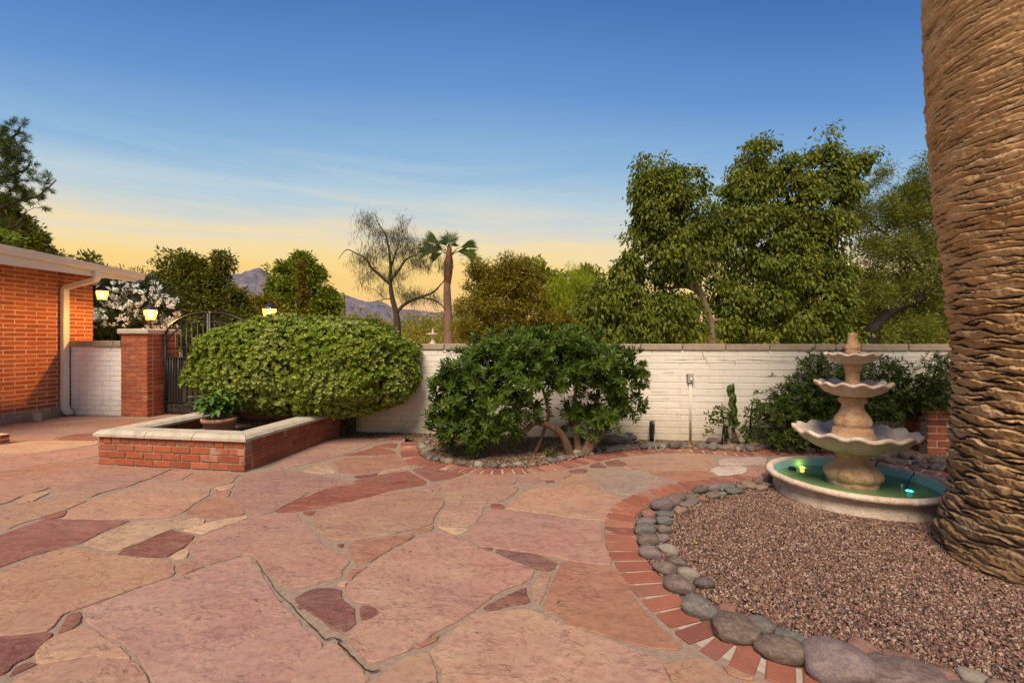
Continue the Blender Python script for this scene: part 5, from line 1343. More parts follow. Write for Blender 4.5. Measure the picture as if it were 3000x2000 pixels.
    c = t.ramp(t.math('ADD', t.math('MULTIPLY', n1, .82), t.math('MULTIPLY', at_.outputs['Fac'], .18)), [(.26, (.22, .125, .06)), (.41, (.54, .33, .15)), (.54, (.72, .48, .24)), (.75, (.80, .61, .38))])
    c = t.mix(t.math('MULTIPLY', t.ramp(n2, [(.52, g(0)), (.68, g(1))]), .5), c, (.13, .07, .035))
    c = t.mix(a2.outputs['Fac'], c, (.022, .011, .006))
    geo = t.new('ShaderNodeNewGeometry'); sp = t.new('ShaderNodeSeparateXYZ'); t.l.new(geo.outputs['Position'], sp.inputs[0])
    mr = t.new('ShaderNodeMapRange'); mr.inputs[1].default_value = .75; mr.inputs[2].default_value = .05; t.l.new(t.math('ADD', sp.outputs['Z'], t.math('MULTIPLY', t.math('SUBTRACT', n3, .5), .8)), mr.inputs[0])
    c = t.mix(t.math('MULTIPLY', mr.outputs[0], .8), c, t.mix(.7, c, (.085, .05, .035)))     # bark turns darker brown towards the foot
    t.out(c, .92, t.bump(t.math('ADD', n1, t.math('MULTIPLY', n2, .8)), .9, .010), .15)
    me.materials.append(t.m)
    gap = np.clip((f - .90) / .07, 0, 1) + np.clip((np.interp(Z, [1, 2.3], [.30, .20]) - f) / .16, 0, 1)
    gap = np.maximum(gap, np.clip(1 - cxf * 8, 0, 1) * (keepc > 0) * .85 * lip)
    A = me.attributes.new('gap', 'FLOAT', 'POINT'); A.data.foreach_set('value', np.clip(gap, 0, 1).astype(np.float32).ravel())
    rn = np.random.default_rng(5).random(5000); A = me.attributes.new('scale_rnd', 'FLOAT', 'POINT')
    A.data.foreach_set('value', rn[(np.floor(lens) * 31 + row * 17).astype(int) % 5000].astype(np.float32).ravel())
    link('trunk', me, r, loc=palmC)
palm_trunk()

# ------------------------------------------------------------------ hedge (variegated dome)
def hedge():
    base = Vector((-2.15, 5.9, 0))
    r = empty('round_hedge', base, 'big dome shaped shrub with variegated yellow green leaves spilling over the brick planter', 'hedge')
    stems = [([Vector((-2.15 + dx, 5.9 + dy, -.02)), Vector((-2.2 + dx * 2, 5.85, .2)), Vector((-2.4 + ex, 5.8 + dy, .5)), Vector((-2.6 + 2 * ex, 5.7 + dy, .9))], [.035, .03, .022, .012]) for dx, dy, ex in ((0, 0, 0), (.08, -.03, .25), (-.05, .02, -.35), (.05, .03, .5), (-.1, -.05, -.7), (0, -.1, -.1))]
    sl = stem_lines(stems); tubes('stems', stems_to_tubes(sl), 7, M_BARKD, r)
    C = np.array(at(899, 1072, 5.75)); RX, RY = 1.39, .74
    n = 8200
    d = sph(n * 2)
    se = np.sign(d) * np.abs(d) ** np.array([.80, .9, .80])
    nzv = lambda q, s: np.array([mn.noise(Vector(v) * s) for v in q])
    wob = 1 + .085 * nzv(d, 2.3) + .06 * nzv(d + 5, 5) + .045 * nzv(d + 9, 9)
    RZv = np.where(d[:, 2] > 0, .605, .58 + .12 * np.clip(d[:, 0], -1, 1))[:, None]
    pos = C + se * np.concatenate([np.full((len(d), 1), RX), np.full((len(d), 1), RY), RZv], 1) * wob[:, None] * (1 - .16 * nr.random(n * 2) ** 1.6)[:, None]
    core = C + (pos[:5200] - C) * (.72 + .16 * nr.random(5200))[:, None]; pos = np.concatenate([pos, core]); d = np.concatenate([d, d[:5200]])
    wy = W0.y + (pos[:, 0] - W0.x) * WD.y / WD.x
    ok = (pos[:, 1] < wy - .03) | (pos[:, 2] > 1.2)
    pos, dd = pos[ok], d[ok]; n = len(pos)
    axis = unit(dd * np.array([.6, 1, 1]) + np.array([0, 0, .35]) + nr.normal(size=(n, 3)) * .3)
    k = 6
    ci = np.repeat(np.arange(n), k); m = len(ci)
    ax = axis[ci]; t1 = unit(np.cross(ax, np.array([.3, .2, .9]))); t2 = np.cross(ax, t1)
    a = np.tile(np.arange(k) * 2 * math.pi / k, n) + np.repeat(nr.random(n) * 6, k) + nr.normal(size=m) * .2
    rad = t1 * np.cos(a)[:, None] + t2 * np.sin(a)[:, None]
    D = unit(rad * .9 + ax * (.35 + .5 * nr.random(m))[:, None]); L = .040 * (.7 + .65 * nr.random(m))
    leaves('foliage', pos[ci] + ax * .004, D, ax, L, L * .48, L_HEDGE, r, mid=.58, fold=.15)
    sk = skeleton(sl, pos[nr.choice(n, 150)] * .92 + C * .08, r0=.012, r1=.004); tubes('branches', sk, 4, M_BARKD, r, caps=False)
hedge()

# ------------------------------------------------------------------ pittosporum shrub-tree in the wall bed
def rosettes(name, pos, axis, k, L, wr, mat, parent, lift=.35, mid=.65, jitter=.2):
    n = len(pos); ci = np.repeat(np.arange(n), k); m = len(ci)
    ax = axis[ci]; t1 = unit(np.cross(ax, np.array([.31, .2, .9]))); t2 = np.cross(ax, t1)
    a = np.tile(np.arange(k) * 2.4, n) + np.repeat(nr.random(n) * 6, k)
    up = np.tile(np.linspace(-.1, 1.1, k), n) + nr.normal(size=m) * jitter
    D = unit((t1 * np.cos(a)[:, None] + t2 * np.sin(a)[:, None]) + ax * (lift + up * .8)[:, None])
    LL = L * (.7 + .6 * nr.random(m))
    return leaves(name, pos[ci] + ax * (up * L * .15)[:, None], D, ax, LL, LL * wr, mat, parent, mid=mid, fold=.12)
def pitto():
    Y = 4.85
    b = gp(1690, 1330)
    st = lambda k, pts, dy: [at(*q, Y + dy * i / max(1, len(pts) - 1)) for i, q in enumerate(crop(k, pts))]
    stems = [(st(3, [(1440,1170),(1400,1080),(1330,990),(1230,945),(1150,935),(1060,1008),(990,960),(930,860),(900,700)], -.2), [.05, .042, .038, .034, .03, .026, .02, .016, .01]),
             (st(3, [(1510,1175),(1495,1050),(1480,930),(1470,800),(1490,650),(1500,500)], .1), [.048, .036, .03, .024, .018, .01]),
             (st(3, [(1530,1165),(1600,1060),(1655,950),(1650,830),(1670,650),(1700,450)], .15), [.045, .034, .028, .024, .018, .01]),
             (st(3, [(1560,1140),(1680,1045),(1735,970),(1760,880),(1800,760)], .05), [.04, .034, .03, .02, .012]),
             (st(3, [(1150,935),(1260,900),(1250,780),(1200,600),(1150,400)], -.1), [.02, .018, .016, .012, .008])]
    for s_ in stems: s_[0][0].z = -.02
    r = empty('pittosporum_bush', b, 'wide dark green multi stemmed bush growing out of the gravel strip before the wall', 'bush')
    sl = stem_lines(stems); tubes('trunk', stems_to_tubes(sl), 10, M_BARKB, r)
    bl = px_blobs(Y, [(1600,1028,170,68,0,.45),(1480,1020,120,52,0,.4),(1740,1050,125,78,0,.42),(1640,1010,120,50),(1400,1085,110,68,0,.4),(1335,1150,62,85,-.1,.35),(1290,1128,34,26,-.1,.15),(1310,1240,48,60,-.1,.25),(1375,1262,75,50,-.1,.3),(1440,1190,105,70,-.1,.4),(1510,1110,160,65,-.1,.45),
                      (1800,1095,85,75,0,.35),(1835,1165,48,52,0,.22),(1865,1080,28,50,0,.15),(1640,1100,95,40,.1,.3),(1470,1240,58,45,-.1,.25),(1390,1300,32,36,-.12,.15),(1555,1195,42,30,-.1,.2),(1770,1210,52,42,0,.25),(1700,1190,60,34,.1,.2),(1680,1262,38,30,.1,.18),(1750,1275,16,16,-.05,.08),(1585,1190,36,20,0,.15),(1250+60,1190,36,40,-.1,.2)])
    pos, d, k = sample_blobs(bl, 3700, .38)
    gap_ = np.array([mn.noise(Vector(v) * 5.5) + .5 * mn.noise(Vector(v) * 11) for v in pos]); pos, d = pos[gap_ > -.20], d[gap_ > -.20]; pos = pos + d * (.05 * nr.random(len(pos)) ** 3)[:, None]
    wy = W0.y + (pos[:, 0] - W0.x) * WD.y / WD.x
    ok = (pos[:, 1] < wy - .05) & (pos[:, 2] > .07)
    # leave the airy window where the limbs show
    w = np.array([at(1625, 1165, Y)]); dx = (pos[:, 0] - w[0][0]) / .26; dz = (pos[:, 2] - w[0][2]) / .13
    ok &= ~((dx * dx + dz * dz < 1) & (nr.random(len(pos)) < .85))
    pos, d = pos[ok], d[ok]
    sk = skeleton(sl, pos[nr.choice(len(pos), 260, replace=False)], r0=.012, r1=.003, seg=.15); tubes('branches', sk, 5, M_BARKB, r, caps=False)
    ax = unit(d + np.array([0, -.1, .55]) + nr.normal(size=d.shape) * .25)
    rosettes('foliage', pos, ax, 12, .072, .27, L_PITTO, r, lift=.25)
pitto()

# ------------------------------------------------------------------ shrubs near the wall
def shrub(name, label, base, Y, blobs, n, kk, L, wr, mat, stems_n=6, cat='shrub', spiky=0, wallclip=True, shell=.3, group=None):
    r = empty(name, base, label, cat, group)
    bl = px_blobs(Y, blobs)
    pos, d, k = sample_blobs(bl, n, shell)
    if wallclip:
        wy = W0.y + (pos[:, 0] - W0.x) * WD.y / WD.x
        ok = ((pos[:, 1] < wy - .03) | (pos[:, 2] > 1.19)) & (pos[:, 2] > .02); pos, d = pos[ok], d[ok]
    pos = pos + d * (np.array([1, .3, 1]) * .10) * (nr.random(len(pos)) ** 5)[:, None]
    st = []
    for i in range(stems_n):
        t = Vector(pos[nr.integers(len(pos))]); b0 = base + Vector((nr.normal() * .03, nr.normal() * .02, -.02)); m = b0.lerp(t, .5) + Vector((0, 0, .08))
        st.append(([b0, m, t], [.011, .008, .004]))
    sl = stem_lines(st); tubes('stems', stems_to_tubes(sl), 6, M_BARKD, r)
    sk = skeleton(sl, pos[nr.choice(len(pos), min(len(pos), 90), replace=False)], r0=.005, r1=.002, seg=.12)
    if sk and len(sk) > 80: tubes('branches', sk, 4, M_BARKD, r, caps=False)
    ax = unit(d + np.array([0, -.1, .3]) + nr.normal(size=d.shape) * .4)
    rosettes('foliage', pos, ax, kk, L, wr, mat, r, lift=.2, mid=.4, jitter=.4)
    return r
shrub('jasmine_shrub', 'loose dark green shrub against the wall behind the fountain', gp(2390, 1322), 4.95,
      [(2290,1245,75,60,.1,.3),(2350,1190,90,60,.1,.3),(2400,1150,100,60,.1,.3),(2300,1150,30,55,.1,.1),(2260,1190,45,45,.1,.2),(2450,1100,100,70,.15,.25),(2420,1250,90,50,0,.3),(2380,1075,40,40,.15,.12),(2560,1130,90,80,.1,.3),(2640,1120,60,55,.05,.2),(2600,1200,70,40,.1,.25),(2680,1170,35,40,0,.15),(2620,1080,40,35,0,.12),(2500,1190,80,60,.1,.3),(2330,1285,80,28,0,.25)],
      2300, 7, .055, .27, L_JASM, 14)
shrub('evergreen_shrub', 'dense dark bush overflowing the corner brick planter beside the palm trunk', gp(2745, 1320) + Vector((0, .1, .5)), 4.75,
      [(2760,1110,45,75,0,.25),(2745,1160,35,40,0,.2),(2790,1120,50,85,.05,.25),(2720,1150,25,50,0,.12)], 800, 8, .045, .2, L_JASM, 6)
def small_plant(name, label, base, px0, Y, blobs, n, L, cat='plant', sn=5):
    return shrub(name, label, base, Y, blobs, n, 3, L, .5, L_JASM, sn, cat)
small_plant('rose_bush', 'small sparse leafy bush at the wall left of the twisted vine', gp(2125, 1303), 0, 5.15, [(2110,1215,28,22,0,.08),(2130,1245,22,32,0,.08),(2085,1225,18,14,0,.06),(2140,1220,20,20,0,.06),(2075,1260,10,12,0,.05)], 110, .042)
small_plant('young_rose', 'short thin sapling at the wall just right of the twisted vine', gp(2190, 1305), 0, 5.1, [(2185,1255,18,14,0,.06),(2195,1275,16,18,0,.06),(2165,1250,10,8,0,.04),(2208,1195,12,18,0,.05),(2200,1210,12,14,0,.05)], 60, .045)
small_plant('tiny_herb', 'tiny green tuft on the gravel in front of the dark bush', gp(1615, 1341), 0, 4.75, [(1615,1333,17,9,0,.06)], 60, .03, 'tuft', 3)

def leaf_obj(parent, me_list, P, D, Nn, s, name='leaf'):
    D = Vector(D).normalized(); S = D.cross(Vector(Nn)).normalized(); N2 = S.cross(D)
    M = Matrix((S, D, N2)).transposed().to_4x4()
    o = bpy.data.objects.new(name, rnd.choice(me_list)); COL.objects.link(o); o.parent = parent
    M.translation = Vector(P) - Vector(parent.location)
    o.matrix_local = M @ Matrix.Scale(s, 4)
    return o
def big_leaf_meshes(mat, wr=.5, k=4, droop=.25, ruf=.03):
    out = []
    for q in range(k):
        vs = []; fs = []; n = 6
        for i in range(n + 1):
            t = i / n; w = wr * .5 * math.sin(math.pi * min(1, t ** .75)) * (1 if t < 1 else 0) + .004; zc = -droop * t * t
            e = rnd.uniform(-ruf, ruf)
            vs += [(-w, t, zc + w * .35 + e), (0, t, zc), (w, t, zc + w * .35 - e)]
        for i in range(n):
            a = i * 3; fs += [[a, a + 1, a + 4, a + 3], [a + 1, a + 2, a + 5, a + 4]]
        me = mesh('leaf', vs, fs, mat, True)
        A = me.attributes.new('rnd', 'FLOAT', 'FACE'); v = (q + .5) / k; A.data.foreach_set('value', [v] * len(me.polygons))
        out.append(me)
    return out
POTL = big_leaf_meshes(L_POT, .42)
VINL = big_leaf_meshes(L_JASM, .62, 4, .35)

# twisted vine
vb = gp(2175, 1306)
vine = empty('twisted_vine', vb, 'tall rope of twisted dark green vine leaves standing against the cream wall', 'vine')
top_v = at(2137, 1128, 5.2)
low_v = at(2150, 1245, 5.2)
tubes('stem', [(smooth_line([vb + Vector((.02 * k, 0, -.02)), at(2160 - 4 * k, 1290, 5.15), at(2148 - 2 * k, 1255, 5.2), low_v, at(2150, 1190, 5.2), top_v], 6), interp_r([.007, .006, .006, .004], 31)) for k in range(-1, 3)], 6, M_BARKB, vine)
for i in range(46):
    t = i / 45; c = low_v.lerp(top_v, t) + Vector((.012 * math.sin(t * 20), 0, 0)); a = i * 2.1
    d = Vector((math.cos(a) * .55, -abs(math.sin(a)) * .45 - .15, -.8 + rnd.uniform(-.2, .3)))
    leaf_obj(vine, VINL, c + Vector((math.cos(a) * .012, -.012, .02)), d, Vector((math.cos(a) * .6, -1, .3)), rnd.uniform(.06, .085))

# potted plant in the planter
pb = gp(649, 1262, .17); pb = Ac + U * .78 + V * .62 + Vector((0, 0, .165))
pot = empty('plant_pot', pb, 'round terracotta coloured pot standing in the gravel of the brick planter', 'pot')
lathe('pot_body', [(a_ * 1.3, b_ * 1.22) for a_, b_ in [(0, 0), (.085, 0), (.092, .01), (.120, .135), (.128, .138), (.133, .15), (.133, .172), (.125, .174), (.118, .165), (.112, .15), (0.001, .15)]], 40, M_TERRA, pot, pb)
pp = empty('potted_plant', pb + Vector((0, 0, .185)), 'leafy green plant growing in the terracotta pot', 'plant')
stl = []
for i in range(24):
    a = i * 2.399; rr = rnd.uniform(.05, .29); h = rnd.uniform(.12, .36) * (1.15 - 1.8 * rr)
    t0 = pp.location + Vector((math.cos(a) * .03, math.sin(a) * .03, -.01)); t1 = pp.location + Vector((math.cos(a) * rr, math.sin(a) * rr, h))
    stl.append((smooth_line([t0, t0.lerp(t1, .5) + Vector((0, 0, .04)), t1], 4), .0035))
    for k in range(10):
        f_ = .35 + .65 * k / 9; c = t0.lerp(t1, f_) + Vector((0, 0, .04 * (1 - abs(2 * f_ - 1))))
        b_ = a + k * 2.4; d = Vector((math.cos(b_), math.sin(b_), rnd.uniform(-.5, .35)))
        leaf_obj(pp, POTL, c, d, Vector((0, 0, 1)), rnd.uniform(.08, .13))
tubes('stems', stl, 5, M_BARKG, pp)

# outlet box with conduit, hose post, hose
WY = lambda px: (W0.y - W0.x * WD.y / WD.x) / (1 - (px - 1500) / F * WD.y / WD.x)     # distance of the wall at that column
yo = WY(2020) - .0
oc = at(2021, 1108, yo); oc = oc + WN * .025
ob = empty('outlet_box', oc, 'grey weatherproof outlet box on a thin conduit fixed to the cream wall', 'outlet box')
wa = math.atan2(WD.y, WD.x)
box('cover', oc, (.066, .04, .10), M_GREY, ob, wa, .004); box('plug', oc + WN * .028 + Vector((.004, 0, -.004)), (.022, .022, .028), M_WHITE2, ob, wa, .005)
box('backplate', oc - WN * .018, (.078, .006, .108), M_IRON, ob, wa, .001)
tubes('conduit', [([oc + Vector((-.006, 0, -.05)), Vector((oc.x - .006, oc.y, .0))], .0065), ([oc + Vector((.010, 0, -.05)), Vector((oc.x + .010, oc.y, .0))], .0055)], 8, M_WHITE, ob)
yh = WY(1910) - .09
hp0 = at(1910, 1300, yh); hpost = empty('hose_post', Vector((hp0.x, yh, 0)), 'short black wrapped standpipe with a brass tap before the wall', 'standpipe')
zt_ = EYE - 232 / F * yh
lathe('wrapped_pipe', [(.0005, -.02), (.026, -.02), (.027, .05), (.031, .12), (.033, .20), (.034, zt_ - .03), (.028, zt_ - .01), (.012, zt_), (.0005, zt_ + .001)], 16, M_CORD, hpost, Vector((hp0.x, yh, 0)), rf=lambda r, z_, t: r * (1 + .12 * np.sin(3 * t + z_ * 40)))
M_BRASS = mat_simple('weathered_brass', (.25, .15, .07), (.35, .22, .11), 30, rough=.5, bump=.2)
tubes('tap', [(smooth_line([Vector((hp0.x, yh, zt_ - .02)), Vector((hp0.x + .01, yh - .035, zt_ - .015)), Vector((hp0.x + .015, yh - .05, zt_ - .045))], 4), .009), ([Vector((hp0.x + .005, yh - .025, zt_)), Vector((hp0.x + .03, yh - .03, zt_ + .012))], .006)], 8, M_BRASS, hpost)
hl = [Vector((hp0.x + .015, yh - .05, zt_ - .045)), Vector((hp0.x + .012, yh - .055, .25)), Vector((hp0.x + .01, yh - .06, .06)), gp(1925, 1318, .012), gp(1950, 1308, .012), gp(1945, 1304, .012), gp(1880, 1309, .012), gp(1830, 1312, .012), gp(1850, 1305, .014), gp(1890, 1301, .016)]
hc_ = gp(1813, 1292)
for k in range(7):
    n_ = 14
    for i in range(n_):
        a = 2 * math.pi * i / n_ + k * .2; rx = .20 + .02 * math.sin(k * 2.1); ry = .15 + .025 * math.cos(k * 1.7)
        hl.append(Vector((hc_.x + .03 * math.sin(k * 3) + rx * math.cos(a), hc_.y + .02 * math.cos(k * 2) + ry * math.sin(a), .014 + .012 * k + .006 * math.sin(a * 3 + k))))
hose = tubes('garden_hose', [(smooth_line(hl, 4), .0065)], 7, M_HOSE); tag(hose, 'grey garden hose coiled on the gravel beside the standpipe', 'hose')
# fallen yellow leaf
fl_ = gp(2038, 1595)
ylm = mat_simple('yellow_leaf', (.55, .38, .02), (.65, .45, .05), 20, rough=.6)
yl = link('fallen_leaf', mesh('fallen_leaf', [(-.014, 0, .002), (0, .012, .006), (.03, .004, .003), (.004, -.010, .008)], [[0, 3, 2, 1]], ylm), None, loc=(fl_.x, fl_.y, .008), rot=(.3, .2, 1.2)); tag(yl, 'single yellow fallen leaf lying on the pinkish gravel', 'leaf')

# ------------------------------------------------------------------ trees beyond the wall
beyond = lambda P: (P[:, 2] > .0)
def S(Y, pts, rr, z0=None, dy=0):
    L = [at(a, b, Y + dy * i / max(1, len(pts) - 1)) for i, (a, b) in enumerate(pts)]
    if z0 is not None: L = [Vector((L[0].x, L[0].y, z0))] + L
    return (L, rr)
GT = 'trees beyond the wall'
Yb = 9.3
make_tree('bottle_tree', 'tall leafy tree beyond the wall with a bent pale trunk, left of the broadest tree', 'tree', Yb,
          [S(Yb, [(2085,980),(2072,920),(2050,855),(2035,830),(2045,770),(2030,720),(1990,650),(1950,600)], [.10, .09, .08, .075, .065, .055, .045, .03, .02], -.05), S(Yb, [(2050,855),(2010,838),(1960,845)], [.06, .05, .03]), S(Yb, [(1950,600),(1925,540),(1920,480)], [.03, .02, .01]), S(Yb, [(2040,850),(2030,800),(2000,790)], [.07, .05, .04])],
          [(1925,500,55,45),(1900,560,50,60),(1970,560,70,70),(2045,530,30,40),(1900,640,55,70),(1980,660,95,80),(2060,620,40,50),(1880,740,60,70),(1960,760,90,70),(1820,760,38,50),(1830,830,80,60),(1770,870,80,55),(1850,910,120,60),(1730,930,60,50),(1960,900,110,70),(1800,970,120,35),(1950,975,130,40),(2040,760,55,60)],
          420, 40000, .100, .042, L_BOTTLE, M_BARKG, crad=.24, group=GT, keep=lambda P: P[:, 2] > .3, fold=.2)
make_tree('bottle_tree', 'broadest and tallest leafy tree beyond the wall, right of the bent pale trunk', 'tree', Yb + .4,
          [S(Yb + .4, [(2200,990),(2190,900),(2190,800),(2210,700),(2230,600),(2200,500)], [.09, .08, .075, .065, .05, .04, .02], -.05), S(Yb + .4, [(2190,800),(2290,700),(2380,600),(2410,480)], [.06, .05, .04, .02]), S(Yb + .4, [(2210,860),(2330,800),(2420,720),(2480,600)], [.06, .05, .04, .02])],
          [(2200,470,45,55),(2230,430,22,20),(2180,540,70,60),(2170,640,80,70),(2250,520,70,60),(2320,500,45,55),(2360,470,18,25),(2410,430,28,42),(2430,500,45,55),(2515,480,32,45),(2480,560,50,55),(2350,590,90,70),(2270,680,110,80),(2400,690,80,80),(2190,760,90,80),(2320,790,110,90),(2430,800,60,70),(2230,880,110,70),(2360,900,110,70),(2440,920,60,60),(2150,960,110,45),(2300,970,140,40),(2430,985,70,30),(2120,870,60,60),(2100,700,40,60)],
          560, 58000, .100, .042, L_BOTTLE, M_BARKG, crad=.25, group=GT, keep=lambda P: P[:, 2] > .3, fold=.2)
Ya = 10.5
make_tree('acacia_tree', 'airy fine leaved tree with a dark leaning trunk beside the palm trunk', 'tree', Ya,
          [S(Ya, [(2555,990),(2570,950),(2620,905),(2680,880),(2730,850),(2790,800),(2850,700)], [.13, .13, .12, .115, .11, .10, .08, .05], -.05), S(Ya, [(2680,880),(2700,800),(2640,720),(2560,660),(2500,600)], [.05, .04, .03, .025, .012]), S(Ya, [(2730,850),(2760,760),(2700,680),(2680,600)], [.05, .04, .03, .012]), S(Ya, [(2620,905),(2660,840),(2650,780)], [.05, .03, .015])],
          [(2540,620,60,70),(2590,530,40,35),(2640,640,80,80),(2700,560,70,70),(2760,600,60,90),(2560,740,80,80),(2660,760,90,80),(2740,720,60,90),(2540,840,60,70),(2620,830,70,50),(2760,860,60,70),(2700,960,90,45),(2600,975,80,30),(2830,700,90,150),(2860,900,90,90),(2700,510,50,25),(2730,470,25,50)],
          480, 76000, .09, .015, L_ACACIA, M_BARKK, crad=.28, style='rand', shell=.6, group=GT, keep=lambda P: P[:, 2] > .5)
make_tree('dark_shrub_tree', 'dark green thicket tree low behind the leaning trunk on the right', 'tree', 14,
          [S(14, [(2620,1000),(2620,940)], [.1, .08, .05], -.05)], [(2560,930,90,70),(2680,950,100,60),(2780,930,90,80),(2480,950,80,60),(2860,900,80,90),(2640,870,80,50)], 160, 26000, .16, .05, L_MESQ, M_BARKD, crad=.5, group=GT, style='rand', keep=lambda P: P[:, 2] > .3)
Yo = 13
make_tree('olive_brown_tree', 'bushy olive brown tree with a dark trunk, right of the fan palm', 'tree', Yo,
          [S(Yo, [(1430,1000),(1440,970),(1425,930),(1422,870),(1440,840),(1480,790),(1500,760)], [.14, .14, .12, .10, .08, .06, .05, .03], -.05), S(Yo, [(1422,870),(1390,800),(1380,770)], [.05, .04, .02])],
          [(1390,780,40,38),(1410,820,60,50),(1500,770,35,45),(1480,820,70,55),(1560,800,55,45),(1390,890,55,50),(1470,900,90,60),(1560,890,70,60),(1620,930,60,45),(1380,965,60,40),(1480,975,110,35),(1600,980,90,30),(1530,830,60,50)],
          420, 42000, .085, .028, L_OLIVE, M_BARKD, crad=.26, style='rand', shell=.55, group=GT, keep=lambda P: P[:, 2] > .4)
make_tree('palo_verde_tree', 'bright yellow green feathery tree between the olive brown and the tall leafy tree', 'tree', 15.5,
          [S(15.5, [(1665,1000),(1670,950),(1680,880)], [.12, .10, .08, .04], -.05)], [(1640,840,40,40),(1690,830,50,50),(1660,900,60,60),(1620,880,40,50),(1710,930,50,60),(1660,970,80,40),(1730,870,30,50)], 170, 26000, .17, .016, L_PALO, M_BARKG, crad=.42, style='hang', group=GT, keep=lambda P: P[:, 2] > .4, shell=.6)
make_tree('wispy_tree', 'thin dark crowned tree showing above the bright yellow green tree', 'tree', 17,
          [S(17, [(1600,1000),(1610,900),(1600,830)], [.12, .10, .08, .04], -.05), S(17, [(1690,900),(1700,830)], [.08, .05, .03])], [(1600,780,22,14),(1650,800,20,12),(1685,775,12,10),(1720,810,30,20),(1580,800,30,20),(1630,825,50,25),(1700,840,50,25),(1740,850,30,22),(1560,770,25,14)], 60, 3600, .17, .07, L_MID, M_BARKD, crad=.3, style='rand', group=GT, keep=lambda P: P[:, 2] > .4)
# willow-like sparse tree
Yw = 15
c9 = lambda pts: crop(9, pts)
make_tree('willow_acacia', 'sparse grey weeping tree with bare dark limbs left of the fan palm', 'tree', Yw,
          [S(Yw, c9([(1660,980),(1650,800),(1615,660),(1600,540),(1600,400),(1590,260),(1560,120),(1500,20),(1470,-60)]), [.15, .125, .095, .08, .065, .05, .035, .025, .015, .01], -.05),
           S(Yw, c9([(1600,540),(1500,450),(1440,400),(1390,320),(1300,270),(1220,240),(1150,320)]), [.05, .045, .035, .03, .02, .014, .006], dy=-.8), S(Yw, c9([(1655,780),(1720,710),(1850,650),(1960,610),(2040,530),(2090,470)]), [.06, .055, .045, .035, .02, .01], dy=.6),
           S(Yw, c9([(1605,500),(1680,400),(1740,320),(1840,280)]), [.05, .04, .03, .015], dy=.7), S(Yw, c9([(1600,400),(1640,280),(1680,160)]), [.04, .03, .015], dy=.5), S(Yw, c9([(1850,650),(1990,680),(2080,760)]), [.03, .025, .012])],
          [(1080,640,35,25),(1120,680,50,35),(1060,670,20,30),(1130,740,50,40),(1200,730,55,45),(1240,760,35,40),(1170,690,40,30),(1070,740,25,30),(1080,800,35,50),(1210,860,40,28),(1180,850,30,30),(1150,800,40,30),(1110,850,15,40),(1270,870,25,25),(1260,720,40,45),(1050,760,22,40),(1290,780,25,30),(1180,640,20,15)],
          330, 11000, .17, .009, L_WILLOW, M_BARKD, crad=.32, style='hang', group=GT, twig=(.022, .006), shell=.6)
make_tree('round_tree', 'rounded mid green tree between the mountain and the willow like tree', 'tree', 24,
          [S(24, [(895,1000),(895,930),(890,860)], [.22, .2, .15, .08], -.05)], [(880,762,26,14),(895,775,30,22),(845,785,24,22),(925,795,18,25),(880,815,50,35),(805,810,12,28),(812,850,25,35),(860,850,55,40),(935,835,25,30),(965,862,14,22),(975,895,16,22),(950,900,35,35),(860,900,75,45),(930,930,50,35),(800,900,35,35)], 340, 26000, .20, .085, L_MID, M_BARKD, crad=.36, style='rand', group=GT)
make_tree('ivy_column_tree', 'narrow columnar olive tree in front of the rounded mid green tree', 'tree', 20,
          [S(20, [(885,1000),(885,880),(885,780)], [.12, .1, .09, .06], -.05)], [(885,930,12,40,0,.2),(885,870,11,45,0,.2),(884,810,10,45,0,.2),(884,765,7,20,0,.1)], 60, 6500, .10, .05, L_OLIVE, M_BARKD, crad=.16, style='rand', group=GT)
make_tree('mesquite_tree', 'large dark dense tree behind the gate and the white flowering bush', 'tree', 18,
          [S(18, [(560,1000),(570,900),(560,820)], [.3, .26, .2, .1], -.05)], [(495,752,16,9),(520,745,10,14),(540,762,26,16),(575,770,25,16),(590,800,45,25),(635,755,22,12),(650,770,16,25),(560,790,30,30),(500,800,40,30),(470,825,30,22),(440,835,22,20),(560,850,75,45),(640,830,40,35),(450,860,50,40),(620,890,80,40),(690,880,28,30),(500,920,80,60),(700,940,70,40),(560,970,120,35),(430,910,50,60),(620,940,90,50)], 480, 44000, .17, .06, L_MESQ, M_BARKD, crad=.34, style='rand', group=GT)
make_tree('brown_scrub_tree', 'low olive brown tree between the dark dense tree and the rounded one', 'tree', 22,
          [S(22, [(760,1000),(760,940)], [.2, .15, .08], -.05)], [(760,900,50,35),(800,930,60,35),(720,930,60,35),(850,950,60,30),(690,900,30,25)], 170, 15000, .2, .07, L_OLIVE, M_BARKD, crad=.38, style='rand', group=GT)
